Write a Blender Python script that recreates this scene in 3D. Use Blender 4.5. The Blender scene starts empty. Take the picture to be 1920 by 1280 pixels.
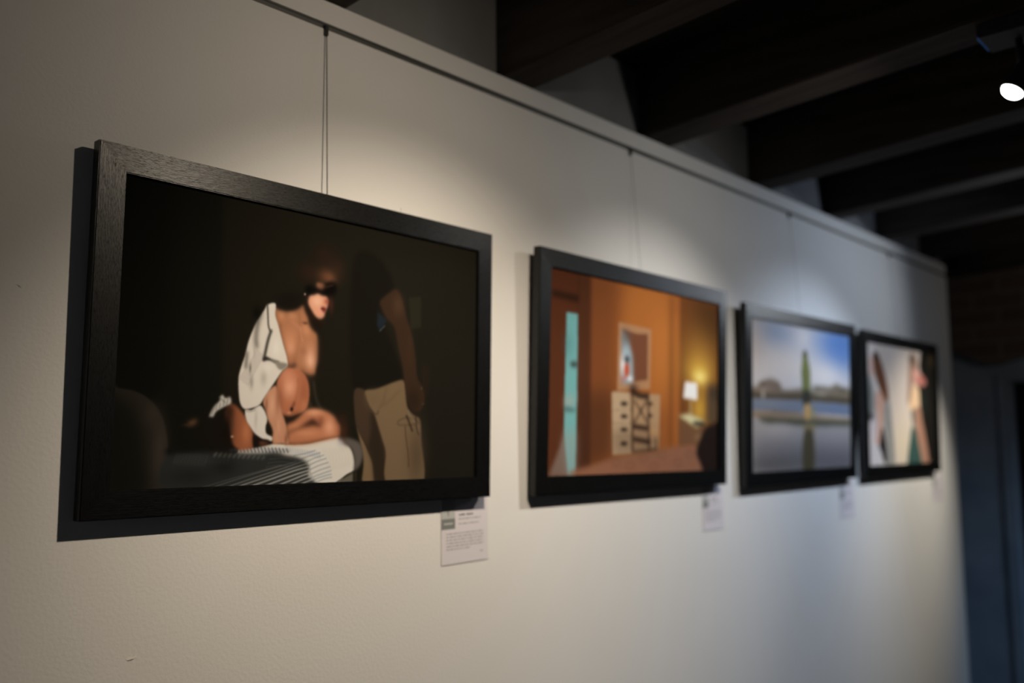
import bpy, bmesh, math, random
import numpy as np
from mathutils import Matrix, Vector

C = bpy.context.scene.collection
ZO = 1.65                      # eye height of the camera above the floor
random.seed(4)

# ------------------------------------------------------------------ helpers
def tag(o, label=None, cat=None, group=None, kind=None):
    if label: o['label'] = label
    if cat: o['category'] = cat
    if group: o['group'] = group
    if kind: o['kind'] = kind
    return o

def empty(name, loc=(0, 0, 0), parent=None):
    o = bpy.data.objects.new(name, None); C.objects.link(o)
    o.empty_display_size = .05; o.location = loc; o.parent = parent
    return o

def obj(name, bm, m, parent=None, smooth=False):
    me = bpy.data.meshes.new(name)
    bmesh.ops.recalc_face_normals(bm, faces=bm.faces)
    bm.to_mesh(me); bm.free()
    if smooth:
        for p in me.polygons: p.use_smooth = True
    if m: me.materials.append(m)
    o = bpy.data.objects.new(name, me); C.objects.link(o); o.parent = parent
    return o

def box(bm, a, b, bev=0):
    vs = [bm.verts.new((x, y, z)) for x in (a[0], b[0]) for y in (a[1], b[1]) for z in (a[2], b[2])]
    fs = [bm.faces.new([vs[i] for i in q]) for q in ((0, 1, 3, 2), (4, 6, 7, 5), (0, 4, 5, 1), (2, 3, 7, 6), (0, 2, 6, 4), (1, 5, 7, 3))]
    if bev:
        es = {e for f in fs for e in f.edges}
        bmesh.ops.bevel(bm, geom=list(es), offset=bev, segments=2, affect='EDGES')
    return vs

def prism(bm, poly, d0, d1, axis='y'):
    """extrude a polygon given as (a, b) pairs between two depths along an axis"""
    f = {'y': lambda a, b, d: (a, d, b), 'x': lambda a, b, d: (d, a, b), 'z': lambda a, b, d: (a, b, d)}[axis]
    lo = [bm.verts.new(f(a, b, d0)) for a, b in poly]; hi = [bm.verts.new(f(a, b, d1)) for a, b in poly]
    n = len(poly); fs = [bm.faces.new(lo), bm.faces.new(hi)]
    for i in range(n):
        fs.append(bm.faces.new((lo[i], lo[(i + 1) % n], hi[(i + 1) % n], hi[i])))
    return fs

def lathe(bm, prof, M=Matrix(), n=32):
    rings = []
    for r, z in prof:
        rings.append([bm.verts.new(M @ Vector((r * math.cos(2 * math.pi * i / n), r * math.sin(2 * math.pi * i / n), z))) for i in range(n)])
    for a, b in zip(rings, rings[1:]):
        for i in range(n):
            bm.faces.new((a[i], a[(i + 1) % n], b[(i + 1) % n], b[i]))
    for k in (0, -1):
        bm.faces.new(rings[k])

def tube(bm, p, q, r, n=10):
    p, q = Vector(p), Vector(q); d = q - p
    M = Matrix.Translation(p) @ d.to_track_quat('Z', 'Y').to_matrix().to_4x4()
    lathe(bm, [(r, 0), (r, d.length)], M, n)

# ------------------------------------------------------------------ materials
def mat(name, col, rough=.6, spec=.5, metal=0):
    m = bpy.data.materials.new(name); m.use_nodes = True
    b = m.node_tree.nodes['Principled BSDF']
    b.inputs['Base Color'].default_value = (*col, 1); b.inputs['Roughness'].default_value = rough
    b.inputs['Specular IOR Level'].default_value = spec; b.inputs['Metallic'].default_value = metal
    return m

def noise(m, scale=(1, 1, 1), s=5, detail=4, lo=None, hi=None, p0=.35, p1=.65, bump=0, dist=.001, rough=None):
    """vary colour and surface of a material with one stretched noise"""
    t = m.node_tree; N = t.nodes; b = N['Principled BSDF']
    tc = N.new('ShaderNodeTexCoord'); mp = N.new('ShaderNodeMapping'); nz = N.new('ShaderNodeTexNoise')
    mp.inputs['Scale'].default_value = scale; nz.inputs['Scale'].default_value = s; nz.inputs['Detail'].default_value = detail
    t.links.new(tc.outputs['Object'], mp.inputs['Vector']); t.links.new(mp.outputs['Vector'], nz.inputs['Vector'])
    if lo:
        r = N.new('ShaderNodeValToRGB'); r.color_ramp.elements[0].position = p0; r.color_ramp.elements[1].position = p1
        r.color_ramp.elements[0].color = (*lo, 1); r.color_ramp.elements[1].color = (*hi, 1)
        t.links.new(nz.outputs['Fac'], r.inputs['Fac']); t.links.new(r.outputs['Color'], b.inputs['Base Color'])
    if bump:
        bp = N.new('ShaderNodeBump'); bp.inputs['Strength'].default_value = bump; bp.inputs['Distance'].default_value = dist
        t.links.new(nz.outputs['Fac'], bp.inputs['Height'])
        old = b.inputs['Normal'].links
        if old: t.links.new(old[0].from_socket, bp.inputs['Normal'])
        t.links.new(bp.outputs['Normal'], b.inputs['Normal'])
    if rough:
        mr = N.new('ShaderNodeMapRange'); mr.inputs['To Min'].default_value = rough[0]; mr.inputs['To Max'].default_value = rough[1]
        t.links.new(nz.outputs['Fac'], mr.inputs['Value']); t.links.new(mr.outputs['Result'], b.inputs['Roughness'])
    return m

WHITE = .78
m_wall = mat('matt_white_wall_paint', (WHITE, WHITE * .985, WHITE * .965), .85, .25)
noise(m_wall, (1, 1, 1), 3.2, 3, (WHITE * .975, WHITE * .955, WHITE * .93), (WHITE, WHITE * .985, WHITE * .965))
noise(m_wall, (1, 1, 1), 190, 3, bump=.28, dist=.0012)
m_upper = mat('grey_upper_wall', (.2, .2, .2), .9, .2); noise(m_upper, (1, 1, 1), 4, 5, (.17, .172, .175), (.225, .225, .23), bump=.2, dist=.004)  # darker grey than the white wall below
m_end = mat('blue_grey_plaster', (.25, .29, .34), .9, .2); noise(m_end, (1, 1, 1), 6, 5, (.22, .26, .31), (.29, .33, .38), bump=.3, dist=.005)
m_floor = mat('grey_floor_boards', (.12, .11, .1), .6); noise(m_floor, (.6, 9, 1), 4, 6, (.09, .085, .08), (.15, .14, .13), bump=.2, dist=.002)
m_beam = mat('dark_stained_timber', (.03, .024, .02), .75, .12); noise(m_beam, (7, .7, 7), 5, 6, (.022, .018, .015), (.042, .034, .029), bump=.4, dist=.004)
m_ceil = mat('black_ceiling_boards', (.012, .010, .009), .85, .1); noise(m_ceil, (7, .8, 1), 4, 5, (.008, .007, .006), (.018, .014, .012), bump=.3, dist=.004)
m_room = mat('plain_room_paint', (.5, .5, .5), .9, .2); noise(m_room, (1, 1, 1), 3, 4, (.47, .47, .47), (.53, .53, .53))
m_door = mat('black_painted_door', (.006, .007, .007), .6, .2); noise(m_door, (5, 5, .6), 4, 4, (.004, .005, .005), (.009, .010, .010))
m_rail = mat('grey_anodised_aluminium', (.16, .16, .15), .5, .5, .6); noise(m_rail, (.4, 6, 6), 20, 3, rough=(.4, .6))
m_wire = mat('dull_steel_wire', (.10, .095, .085), .45, .5, .7); noise(m_wire, (1, 1, .5), 500, 2, rough=(.35, .55))
m_hook = mat('dark_steel_hook', (.05, .05, .048), .45, .5, .6); noise(m_hook, (1, 1, 1), 200, 2, rough=(.35, .55))
m_back = mat('brown_backing_board', (.10, .07, .045), .9, .2); noise(m_back, (1, 1, 1), 60, 4, (.08, .055, .035), (.12, .085, .055))
m_case = mat('black_lamp_metal', (.010, .010, .011), .45, .5); noise(m_case, (1, 1, 1), 150, 2, rough=(.4, .55))
m_paper = mat('lilac_white_card', (.70, .66, .70), .85, .2); noise(m_paper, (1, 1, 1), 900, 2, (.69, .65, .69), (.715, .675, .715))
m_tag = mat('pale_grey_print', (.47, .48, .47), .85, .2); noise(m_tag, (1, 1, 1), 900, 2, (.46, .47, .46), (.485, .495, .485))
m_tag2 = mat('mid_grey_print', (.21, .22, .21), .85, .2); noise(m_tag2, (1, 1, 1), 900, 2, (.20, .21, .20), (.22, .23, .22))
m_ink = mat('grey_ink', (.30, .285, .295), .9, .1); noise(m_ink, (1, 1, 1), 900, 2, (.29, .275, .285), (.31, .295, .305))
m_chip = mat('bare_pale_plaster', (.86, .82, .74), .9, .1); noise(m_chip, (1, 1, 1), 600, 2, (.82, .78, .7), (.9, .86, .78))
m_bold = mat('dark_ink', (.10, .095, .10), .9, .1); noise(m_bold, (1, 1, 1), 900, 2, (.09, .085, .09), (.11, .105, .11))

def wood(name, scale):
    m = mat(name, (.004, .004, .004), .31, .5)
    noise(m, scale, 1.0, 3, (.0015, .0015, .0015), (.005, .005, .005), .3, .6, bump=.30, dist=.0008)
    t = m.node_tree; N = t.nodes; b = N['Principled BSDF']     # open pores: short dark dashes along the grain
    tc = N.new('ShaderNodeTexCoord'); mp = N.new('ShaderNodeMapping'); mp.inputs['Scale'].default_value = tuple(c * 1.7 for c in scale)
    nz = N.new('ShaderNodeTexNoise'); nz.inputs['Scale'].default_value = 1; nz.inputs['Detail'].default_value = 2
    mr = N.new('ShaderNodeMapRange'); mr.inputs['From Min'].default_value = .33; mr.inputs['From Max'].default_value = .46; mr.inputs['To Min'].default_value = .16; mr.inputs['To Max'].default_value = .42
    t.links.new(tc.outputs['Object'], mp.inputs['Vector']); t.links.new(mp.outputs['Vector'], nz.inputs['Vector'])
    t.links.new(nz.outputs['Fac'], mr.inputs['Value']); t.links.new(mr.outputs['Result'], b.inputs['Specular IOR Level'])
    return m
m_grain_h = wood('black_stained_wood_grain_along', (95, 700, 950)); m_grain_v = wood('black_stained_wood_grain_upright', (950, 700, 95))

m_lens = bpy.data.materials.new('glowing_lamp_lens'); m_lens.use_nodes = True
t = m_lens.node_tree; e = t.nodes.new('ShaderNodeEmission'); e.inputs['Strength'].default_value = 14
e.inputs['Color'].default_value = (1, .96, .9, 1)
lw = t.nodes.new('ShaderNodeTexNoise'); lw.inputs['Scale'].default_value = 40
mr = t.nodes.new('ShaderNodeMapRange'); mr.inputs['To Min'].default_value = 11; mr.inputs['To Max'].default_value = 16
t.links.new(lw.outputs['Fac'], mr.inputs['Value']); t.links.new(mr.outputs['Result'], e.inputs['Strength'])
t.links.new(e.outputs['Emission'], t.nodes['Material Output'].inputs['Surface'])
m_glint = mat('blue_glint', (.03, .07, .16), .3, .5); noise(m_glint, (1, 1, 1), 80, 2, rough=(.25, .4))  # bluish reflection on the mounting box, painted as a weak glow
m_glint.node_tree.nodes['Principled BSDF'].inputs['Emission Color'].default_value = (.1, .35, 1, 1); m_glint.node_tree.nodes['Principled BSDF'].inputs['Emission Strength'].default_value = .05

m_brick = mat('old_dark_brick', (.09, .05, .04), .9, .2)
t = m_brick.node_tree; N = t.nodes
tc = N.new('ShaderNodeTexCoord'); mp = N.new('ShaderNodeMapping'); bk = N.new('ShaderNodeTexBrick')
mp.inputs['Rotation'].default_value = (0, 0, 0)
sep = N.new('ShaderNodeSeparateXYZ'); cmb = N.new('ShaderNodeCombineXYZ')
t.links.new(tc.outputs['Object'], sep.inputs[0]); t.links.new(sep.outputs['Y'], cmb.inputs['X']); t.links.new(sep.outputs['Z'], cmb.inputs['Y'])
t.links.new(cmb.outputs[0], bk.inputs['Vector'])
bk.inputs['Scale'].default_value = 1; bk.inputs['Brick Width'].default_value = .22; bk.inputs['Row Height'].default_value = .075
bk.inputs['Mortar Size'].default_value = .008; bk.inputs['Mortar Smooth'].default_value = .4
bk.inputs['Color1'].default_value = (.15, .10, .078, 1); bk.inputs['Color2'].default_value = (.10, .072, .058, 1); bk.inputs['Mortar'].default_value = (.17, .15, .13, 1)
t.links.new(bk.outputs['Color'], N['Principled BSDF'].inputs['Base Color'])
bp = N.new('ShaderNodeBump'); bp.inputs['Strength'].default_value = .6; bp.inputs['Distance'].default_value = .008; bp.invert = True
t.links.new(bk.outputs['Fac'], bp.inputs['Height']); t.links.new(bp.outputs['Normal'], N['Principled BSDF'].inputs['Normal'])
noise(m_brick, (1, 1, 1), 25, 5, bump=.5, dist=.01)

# ------------------------------------------------------------------ the pictures: drawn into a grid of coloured points on the print
def spline(p, closed):
    p = np.array(p, float).reshape(-1, 2); n = len(p); out = []
    if n < 3: return p
    for i in range(n if closed else n - 1):
        if closed: a, b, c, d = p[i - 1], p[i], p[(i + 1) % n], p[(i + 2) % n]
        else: a, b, c, d = p[max(i - 1, 0)], p[i], p[i + 1], p[min(i + 2, n - 1)]
        for s in np.arange(6) / 6.:
            out.append(.5 * (2 * b + (c - a) * s + (2 * a - 5 * b + 4 * c - d) * s * s + (3 * b - a - 3 * c + d) * s ** 3))
    if not closed: out.append(p[-1])
    return np.array(out)

def gauss(m, s):
    if s < .4: return m
    r = int(3 * s) + 1; k = np.exp(-.5 * (np.arange(-r, r + 1) / s) ** 2); k /= k.sum()
    m = np.apply_along_axis(lambda v: np.convolve(v, k, 'same'), 0, m)
    return np.apply_along_axis(lambda v: np.convolve(v, k, 'same'), 1, m)

class Painter:
    def __init__(s, w, h, k=.6):
        s.w, s.h, s.k = w, h, k; s.c = np.zeros((h, w, 3))
    def over(s, mask, col, al, x0, y0):
        h, w = mask.shape; v = s.c[y0:y0 + h, x0:x0 + w]
        v += (np.array(col, float) - v) * (mask * al)[..., None]
    def poly(s, pts, col, blur, al):
        sg = blur * s.w; pad = int(3 * sg) + 3
        x0 = int(max(0, pts[:, 0].min() - pad)); x1 = int(min(s.w, pts[:, 0].max() + pad + 1))
        y0 = int(max(0, pts[:, 1].min() - pad)); y1 = int(min(s.h, pts[:, 1].max() + pad + 1))
        if x1 <= x0 or y1 <= y0: return
        # keep the blur honest at the print's edge: work on a padded box
        X0, Y0, X1, Y1 = x0 - pad, y0 - pad, x1 + pad, y1 + pad
        gx = np.arange(X0, X1) + .5; gy = np.arange(Y0, Y1) + .5
        mask = np.zeros((len(gy), len(gx)), bool); q = np.roll(pts, -1, 0)
        for (ax, ay), (bx, by) in zip(pts, q):
            if ay == by: continue
            rows = np.nonzero((ay > gy) != (by > gy))[0]
            if len(rows):
                xs = ax + (gy[rows] - ay) * (bx - ax) / (by - ay)
                mask[rows] ^= gx[None, :] < xs[:, None]
        m = gauss(mask.astype(float), max(sg, .6))
        s.over(m[y0 - Y0:y0 - Y0 + y1 - y0, x0 - X0:x0 - X0 + x1 - x0], col, al, x0, y0)
    def run(s, cmds):
        S = np.array([s.w, s.h])
        for c in cmds:
            if c[0] == 'F': s.c[:] = c[1]
            elif c[0] == 'P':
                _, col, blur, al, sm, pts = c
                p = spline(pts, True) if sm else np.array(pts, float).reshape(-1, 2)
                s.poly(p * S, col, blur * s.k, al)
            elif c[0] == 'L':
                _, col, blur, al, wd, pts = c
                p = spline(pts, False) * S; d = np.gradient(p, axis=0); d /= np.linalg.norm(d, axis=1)[:, None] + 1e-9
                nrm = np.stack([-d[:, 1], d[:, 0]], 1) * wd * s.h / 2
                s.poly(np.concatenate([p + nrm, (p - nrm)[::-1]]), col, blur * s.k, al)
            elif c[0] == 'B':
                _, col, al, cx, cy, rx, ry = c
                x = (np.arange(s.w) + .5) / s.w; y = (np.arange(s.h) + .5) / s.h
                d = ((x[None, :] - cx) / rx) ** 2 + ((y[:, None] - cy) / ry) ** 2
                s.over(np.exp(-1.1 * d), col, al, 0, 0)
        return s.c

def lin(c):
    c = np.clip(c / 255., 0, 1)
    return np.where(c <= .04045, c / 12.92, ((c + .055) / 1.055) ** 2.4)

m_print = mat('photographic_print', (.5, .5, .5), .7, 0)
at = m_print.node_tree.nodes.new('ShaderNodeAttribute'); at.attribute_name = 'picture'
m_print.node_tree.links.new(at.outputs['Color'], m_print.node_tree.nodes['Principled BSDF'].inputs['Base Color'])

def make_print(cmds, w, h, W, H, gain, parent, c, sat=1.0):
    """one flat sheet of w x h cells, W x H metres, its picture stored as colours of its points"""
    img = Painter(2 * w + 2, 2 * h + 2).run(cmds)
    img = img.reshape(h + 1, 2, w + 1, 2, 3).mean((1, 3))
    img = img.mean(-1, keepdims=True) * (1 - sat) + img * sat + 1.5
    col = np.clip(lin(img) / np.array(gain), 0.0, .92)
    X, Z = np.meshgrid(np.linspace(-W / 2, W / 2, w + 1), np.linspace(H, 0, h + 1))
    co = np.stack([X, np.full_like(X, -c), Z], -1).reshape(-1, 3)
    i = np.arange((w + 1) * (h + 1)).reshape(h + 1, w + 1)
    f = np.stack([i[1:, :-1], i[1:, 1:], i[:-1, 1:], i[:-1, :-1]], -1).reshape(-1, 4)
    me = bpy.data.meshes.new('print'); me.vertices.add(len(co)); me.vertices.foreach_set('co', co.ravel())
    me.loops.add(f.size); me.loops.foreach_set('vertex_index', f.ravel().astype(np.int32))
    me.polygons.add(len(f)); me.polygons.foreach_set('loop_start', np.arange(0, f.size, 4, dtype=np.int32))
    me.polygons.foreach_set('loop_total', np.full(len(f), 4, np.int32))
    me.update(calc_edges=True)
    a = me.color_attributes.new('picture', 'FLOAT_COLOR', 'POINT')
    a.data.foreach_set('color', np.concatenate([col.reshape(-1, 3), np.ones((len(co), 1))], 1).ravel().astype(np.float32))
    me.materials.append(m_print)
    o = bpy.data.objects.new('print', me); C.objects.link(o); o.parent = parent
    return o

# picture contents, in fractions of the print: F fill, P patch, L stroke, B soft blob
ART=[
[('F',(21,20,14)),
('P',(28,25,17),0.01,0.8,0,[0.2136,-0.125,1.0145,-0.1281,1.0245,1.0164,0.2452,1.0341]),
('P',(17,17,12),0.03,0.8,0,[-0.0368,-0.0312,0.108,-0.0305,0.1054,1.0248,-0.0122,1.017]),
('P',(30,28,22),0.03,0.5,0,[0.5366,0.1148,1.0162,0.067,1.0245,1.0164,0.8269,1.0072,0.6738,0.3635]),
('P',(44,38,31),0.003,1.0,1,[-0.0133,0.6771,0.0099,0.6837,0.0356,0.6886,0.0644,0.7054,0.0911,0.7416,0.1085,0.7943,0.1177,0.8717,0.1255,1.0176,-0.0122,1.017]),
('P',(23,23,17),0.03,1.0,1,[-0.0226,0.7074,0.0193,0.7132,0.0471,0.7453,0.0631,0.8039,0.0735,0.8883,0.081,1.0232,-0.012,1.0251]),
('B',(62,54,46),0.7,0.1013,0.8886,0.0181,0.1192),
('B',(58,50,42),0.5,0.0806,0.7609,0.0179,0.0375),
('P',(39,36,25),0.004,0.8,0,[0.7527,0.2571,0.7964,0.2454,0.7982,0.3756,0.7628,0.3862]),
('P',(38,28,20),0.006,0.7,1,[0.8005,0.5412,0.8283,0.5385,0.8252,0.6384,0.8102,0.646]),
('P',(20,18,13),0.012,0.8,1,[0.5764,0.1273,0.6559,0.1208,0.7044,0.2337,0.6589,0.2942,0.6758,0.3875,0.7304,0.5481,0.7392,0.599,0.6849,0.6238,0.6301,0.6504,0.5863,0.6485,0.568,0.4411]),
('P',(52,36,24),0.005,1.0,1,[0.6589,0.2929,0.6788,0.2614,0.7086,0.2315,0.7247,0.2493,0.74,0.3056,0.7498,0.35,0.7629,0.394,0.7729,0.4454,0.7808,0.5037,0.7874,0.582,0.8044,0.6201,0.8144,0.6655,0.8056,0.712,0.784,0.726,0.7649,0.7106,0.7525,0.6692,0.7431,0.6117,0.7368,0.5475,0.7213,0.4715,0.7069,0.3893,0.6804,0.3547,0.6654,0.3187]),
('B',(80,56,38),0.5,0.7186,0.2963,0.0201,0.0455),
('B',(60,41,27),0.5,0.7585,0.4669,0.0119,0.0718),
('B',(38,27,19),0.75,0.7753,0.6874,0.0272,0.0584),
('P',(27,36,43),0.004,0.8,0,[0.652,0.3338,0.6831,0.3639,0.6599,0.4104,0.6504,0.3882]),
('L',(86,96,98),0.002,0.8,0.0031,[0.6589,0.4112,0.6768,0.3848]),
('P',(112,90,62),0.004,1.0,1,[0.5962,0.7949,0.6139,0.8374,0.6303,0.8804,0.6458,0.9236,0.6529,0.9608,0.6557,1.0101,0.6171,1.0082,0.6178,0.9169]),
('P',(62,47,34),0.004,1.0,1,[0.5863,0.6497,0.6193,0.6511,0.6336,0.7074,0.6506,0.744,0.6652,0.8059,0.6813,0.8683,0.69,0.9308,0.6964,1.0121,0.6562,1.0101,0.6469,0.9298,0.6241,0.8619,0.5968,0.801,0.5881,0.7463]),
('P',(44,34,24),0.01,1.0,1,[0.6365,0.7321,0.6541,0.7438,0.6813,0.8683,0.6939,1.012,0.6572,1.0102,0.6458,0.9236,0.6315,0.8681,0.6378,0.8064]),
('P',(108,87,61),0.004,1.0,1,[0.6178,0.6525,0.6498,0.6422,0.6849,0.6238,0.7104,0.6091,0.7392,0.6003,0.7467,0.6373,0.7552,0.7078,0.776,0.7393,0.7992,0.7593,0.8047,0.8427,0.8115,1.0178,0.6949,1.012,0.6868,0.8933,0.6759,0.8433,0.6613,0.7873,0.6475,0.7379,0.627,0.6984]),
('B',(76,60,42),0.7,0.7892,0.9009,0.0328,0.1287),
('B',(98,80,56),0.5,0.6455,0.6818,0.0251,0.0374),
('L',(66,50,35),0.003,0.9,0.0049,[0.6164,0.6557,0.6249,0.6923,0.6364,0.7259,0.6565,0.7406,0.6613,0.7248]),
('L',(74,58,41),0.003,0.9,0.0045,[0.7234,0.768,0.7495,0.7519,0.7817,0.7573,0.796,0.7712,0.7659,0.7797,0.7288,0.7806,0.7234,0.77]),
('L',(62,40,27),0.002,0.9,0.0038,[0.7489,0.7853,0.754,0.8429,0.7613,0.9005,0.7631,0.9517]),
('L',(84,66,46),0.006,0.7,0.0063,[0.685,0.6289,0.6759,0.6927,0.6611,0.7186]),
('L',(84,66,46),0.006,0.6,0.0051,[0.7318,0.6383,0.7012,0.6786,0.6761,0.7053]),
('L',(110,96,78),0.002,0.9,0.0058,[0.7575,0.7194,0.7681,0.7493,0.7902,0.7811,0.7946,0.8232]),
('L',(40,30,22),0.003,0.9,0.0077,[0.7519,0.7402,0.7631,0.7721,0.7743,0.8073]),
('L',(46,32,24),0.003,0.8,0.0065,[0.7842,0.739,0.7875,0.7844,0.7962,0.8232]),
('B',(90,76,58),0.6,0.8028,0.6281,0.0033,0.0052),
('B',(90,74,56),0.5,0.8092,0.6921,0.0044,0.004),
('B',(42,26,18),0.7,0.4898,0.1477,0.0333,0.0439),
('B',(44,27,18),0.7,0.445,0.2208,0.0298,0.04),
('B',(52,32,22),0.6,0.5266,0.1906,0.0242,0.0476),
('B',(92,56,36),0.85,0.495,0.2254,0.0273,0.0329),
('B',(112,69,44),0.6,0.5046,0.2312,0.0155,0.0204),
('P',(122,74,48),0.004,0.8,1,[0.4687,0.2545,0.4922,0.2614,0.4867,0.2782,0.4721,0.2749]),
('P',(12,10,8),0.008,1.0,1,[0.4349,0.277,0.4518,0.2697,0.4692,0.2754,0.4921,0.2535,0.5156,0.2423,0.525,0.2641,0.5167,0.2959,0.4931,0.3004,0.4783,0.2955,0.4641,0.3099,0.4469,0.3077,0.4382,0.2994]),
('P',(160,104,72),0.008,0.7,1,[0.4643,0.2632,0.4833,0.2554,0.4911,0.2655,0.478,0.2784]),
('L',(84,54,38),0.004,0.6,0.0055,[0.4924,0.2676,0.5158,0.2533]),
('P',(36,24,16),0.006,1.0,1,[0.4326,0.3043,0.4471,0.317,0.4565,0.3538,0.4714,0.3783,0.4902,0.3884,0.4952,0.4017,0.4782,0.426,0.4611,0.4339,0.4493,0.4165,0.4372,0.3802]),
('P',(208,143,108),0.005,1.0,1,[0.4481,0.3106,0.4628,0.3031,0.4708,0.2969,0.4843,0.3021,0.4967,0.3037,0.5017,0.3184,0.5009,0.3382,0.4942,0.3565,0.4901,0.3807,0.4786,0.3903,0.4669,0.3829,0.4549,0.3603,0.4453,0.3366]),
('B',(226,170,138),0.8,0.4702,0.3242,0.0151,0.0217),
('B',(222,150,118),0.6,0.4799,0.3691,0.0093,0.014),
('B',(150,72,54),0.75,0.4976,0.3215,0.0083,0.0141),
('B',(60,32,24),0.9,0.5103,0.3325,0.0083,0.0314),
('P',(120,52,46),0.004,1.0,1,[0.4812,0.3479,0.4892,0.3418,0.4958,0.3485,0.4944,0.3628,0.4861,0.3611]),
('L',(70,26,24),0.002,0.9,0.0031,[0.4813,0.351,0.4883,0.3513,0.4942,0.3534]),
('B',(170,150,125),0.9,0.4355,0.3053,0.0028,0.0046),
('P',(164,106,70),0.006,1.0,1,[0.3569,0.3691,0.3684,0.3753,0.3861,0.3762,0.4039,0.3716,0.4194,0.3596,0.431,0.3466,0.4368,0.3691,0.4467,0.3956,0.4507,0.42,0.4627,0.437,0.4724,0.4513,0.477,0.4884,0.4784,0.5322,0.475,0.5702,0.4713,0.5955,0.4605,0.6027,0.4454,0.5994,0.4315,0.5899,0.4411,0.6106,0.4095,0.6133,0.3827,0.6066,0.393,0.5753,0.3874,0.5242,0.3703,0.4535,0.3584,0.4129]),
('P',(22,18,13),0.016,1.0,1,[0.3586,0.3338,0.3682,0.3671,0.3816,0.373,0.4038,0.367,0.4204,0.3517,0.4304,0.3389,0.4274,0.3083,0.389,0.3095]),
('P',(22,18,13),0.012,0.9,1,[0.4494,0.4139,0.4626,0.4338,0.4743,0.4321,0.4809,0.4058,0.4595,0.3966]),
('B',(206,142,98),0.5,0.3733,0.3952,0.011,0.0183),
('B',(196,134,92),0.5,0.4021,0.3904,0.0134,0.0154),
('B',(206,140,96),0.55,0.4429,0.4367,0.0139,0.0249),
('L',(118,74,50),0.006,0.7,0.0043,[0.4199,0.3782,0.4231,0.4025,0.4255,0.4269]),
('L',(214,152,112),0.006,0.7,0.003,[0.4014,0.4106,0.4141,0.4225,0.4234,0.4334]),
('L',(98,58,38),0.006,0.75,0.0036,[0.3735,0.4257,0.3701,0.4475,0.3731,0.4607]),
('B',(84,52,36),0.7,0.4389,0.4124,0.0083,0.0062),
('B',(198,132,92),0.75,0.3998,0.486,0.0247,0.0458),
('B',(214,150,112),0.55,0.4015,0.5103,0.0134,0.0244),
('L',(112,66,42),0.014,0.8,0.0078,[0.4251,0.458,0.4252,0.495,0.4224,0.5293,0.4149,0.5578,0.4052,0.5725]),
('L',(196,134,90),0.008,0.8,0.0048,[0.4315,0.4695,0.4287,0.5069,0.4241,0.5445,0.4192,0.5696]),
('P',(40,24,17),0.008,0.9,1,[0.3928,0.5662,0.4019,0.5744,0.4151,0.5639,0.4175,0.5728,0.4088,0.5835,0.3955,0.5866]),
('B',(212,152,118),0.75,0.4544,0.538,0.0186,0.0465),
('B',(226,170,138),0.6,0.4571,0.5533,0.0107,0.0248),
('B',(150,92,64),0.5,0.4367,0.5183,0.0115,0.0186),
('L',(84,50,34),0.012,0.85,0.0074,[0.429,0.5809,0.4385,0.5954,0.4547,0.6032,0.4709,0.6002]),
('B',(24,20,14),0.85,0.4845,0.5189,0.0106,0.0877),
('B',(30,24,17),0.8,0.4812,0.5883,0.0106,0.025),
('L',(220,180,140),0.003,0.6,0.0015,[0.4256,0.43,0.4285,0.4575,0.4332,0.4816]),
('L',(120,74,48),0.014,0.6,0.0096,[0.4712,0.4514,0.4747,0.495,0.4746,0.5514]),
('L',(112,68,44),0.008,0.55,0.0056,[0.3599,0.3883,0.3674,0.4266,0.3796,0.4765,0.3887,0.5241]),
('P',(168,98,64),0.004,1.0,1,[0.3946,0.5849,0.4106,0.5859,0.4284,0.5908,0.4438,0.6079,0.4527,0.6368,0.4557,0.6736,0.4537,0.707,0.4466,0.7313,0.4305,0.7466,0.4067,0.7602,0.388,0.7537,0.3768,0.7254,0.3691,0.6756,0.3688,0.6324,0.3791,0.6045]),
('B',(222,156,120),0.8,0.4014,0.6516,0.0215,0.0436),
('B',(206,134,98),0.5,0.3951,0.6085,0.0187,0.0254),
('B',(150,84,54),0.7,0.4411,0.6709,0.0137,0.0624),
('B',(196,124,84),0.4,0.4421,0.715,0.011,0.022),
('B',(140,80,52),0.5,0.3776,0.7038,0.0105,0.0502),
('L',(120,66,42),0.005,0.8,0.0026,[0.4235,0.617,0.4245,0.6499,0.421,0.6832,0.4137,0.72]),
('L',(60,30,18),0.005,0.85,0.0052,[0.4161,0.7053,0.4107,0.7274,0.4088,0.7384]),
('B',(30,18,12),0.9,0.4092,0.7319,0.0043,0.0079),
('B',(206,140,104),0.7,0.4023,0.7459,0.0059,0.0051),
('P',(40,26,18),0.01,1.0,1,[0.3854,0.7574,0.4067,0.7602,0.4305,0.7448,0.4202,0.767,0.3966,0.7858,0.3885,0.7753]),
('L',(92,84,72),0.006,0.7,0.0046,[0.4663,0.6245,0.4715,0.6689,0.4793,0.7057,0.4911,0.7275]),
('L',(80,72,60),0.005,0.7,0.0037,[0.457,0.7031,0.4629,0.7213]),
('P',(204,196,180),0.003,1.0,1,[0.2753,0.8817,0.3191,0.8699,0.3593,0.8563,0.401,0.8584,0.4521,0.8562,0.4935,0.8436,0.5392,0.8313,0.563,0.8501,0.5815,0.8806,0.5906,0.9208,0.589,0.9589,0.5655,0.9758,0.5369,1.0038,0.4419,1.0099,0.2883,1.0051]),
('P',(88,80,72),0.006,1.0,1,[0.5392,0.8313,0.5627,0.8318,0.5867,0.8404,0.6082,0.8577,0.6157,0.9001,0.6082,0.9384,0.5896,0.9589,0.5906,0.9208,0.5808,0.8768,0.5603,0.8596]),
('B',(180,176,180),0.7,0.5483,0.8501,0.0088,0.0114),
('P',(96,88,72),0.004,1,0,[0.5426,1.0022,0.5656,0.9807,0.5876,0.9664,0.5878,1.0215,0.5372,1.0187]),
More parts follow.
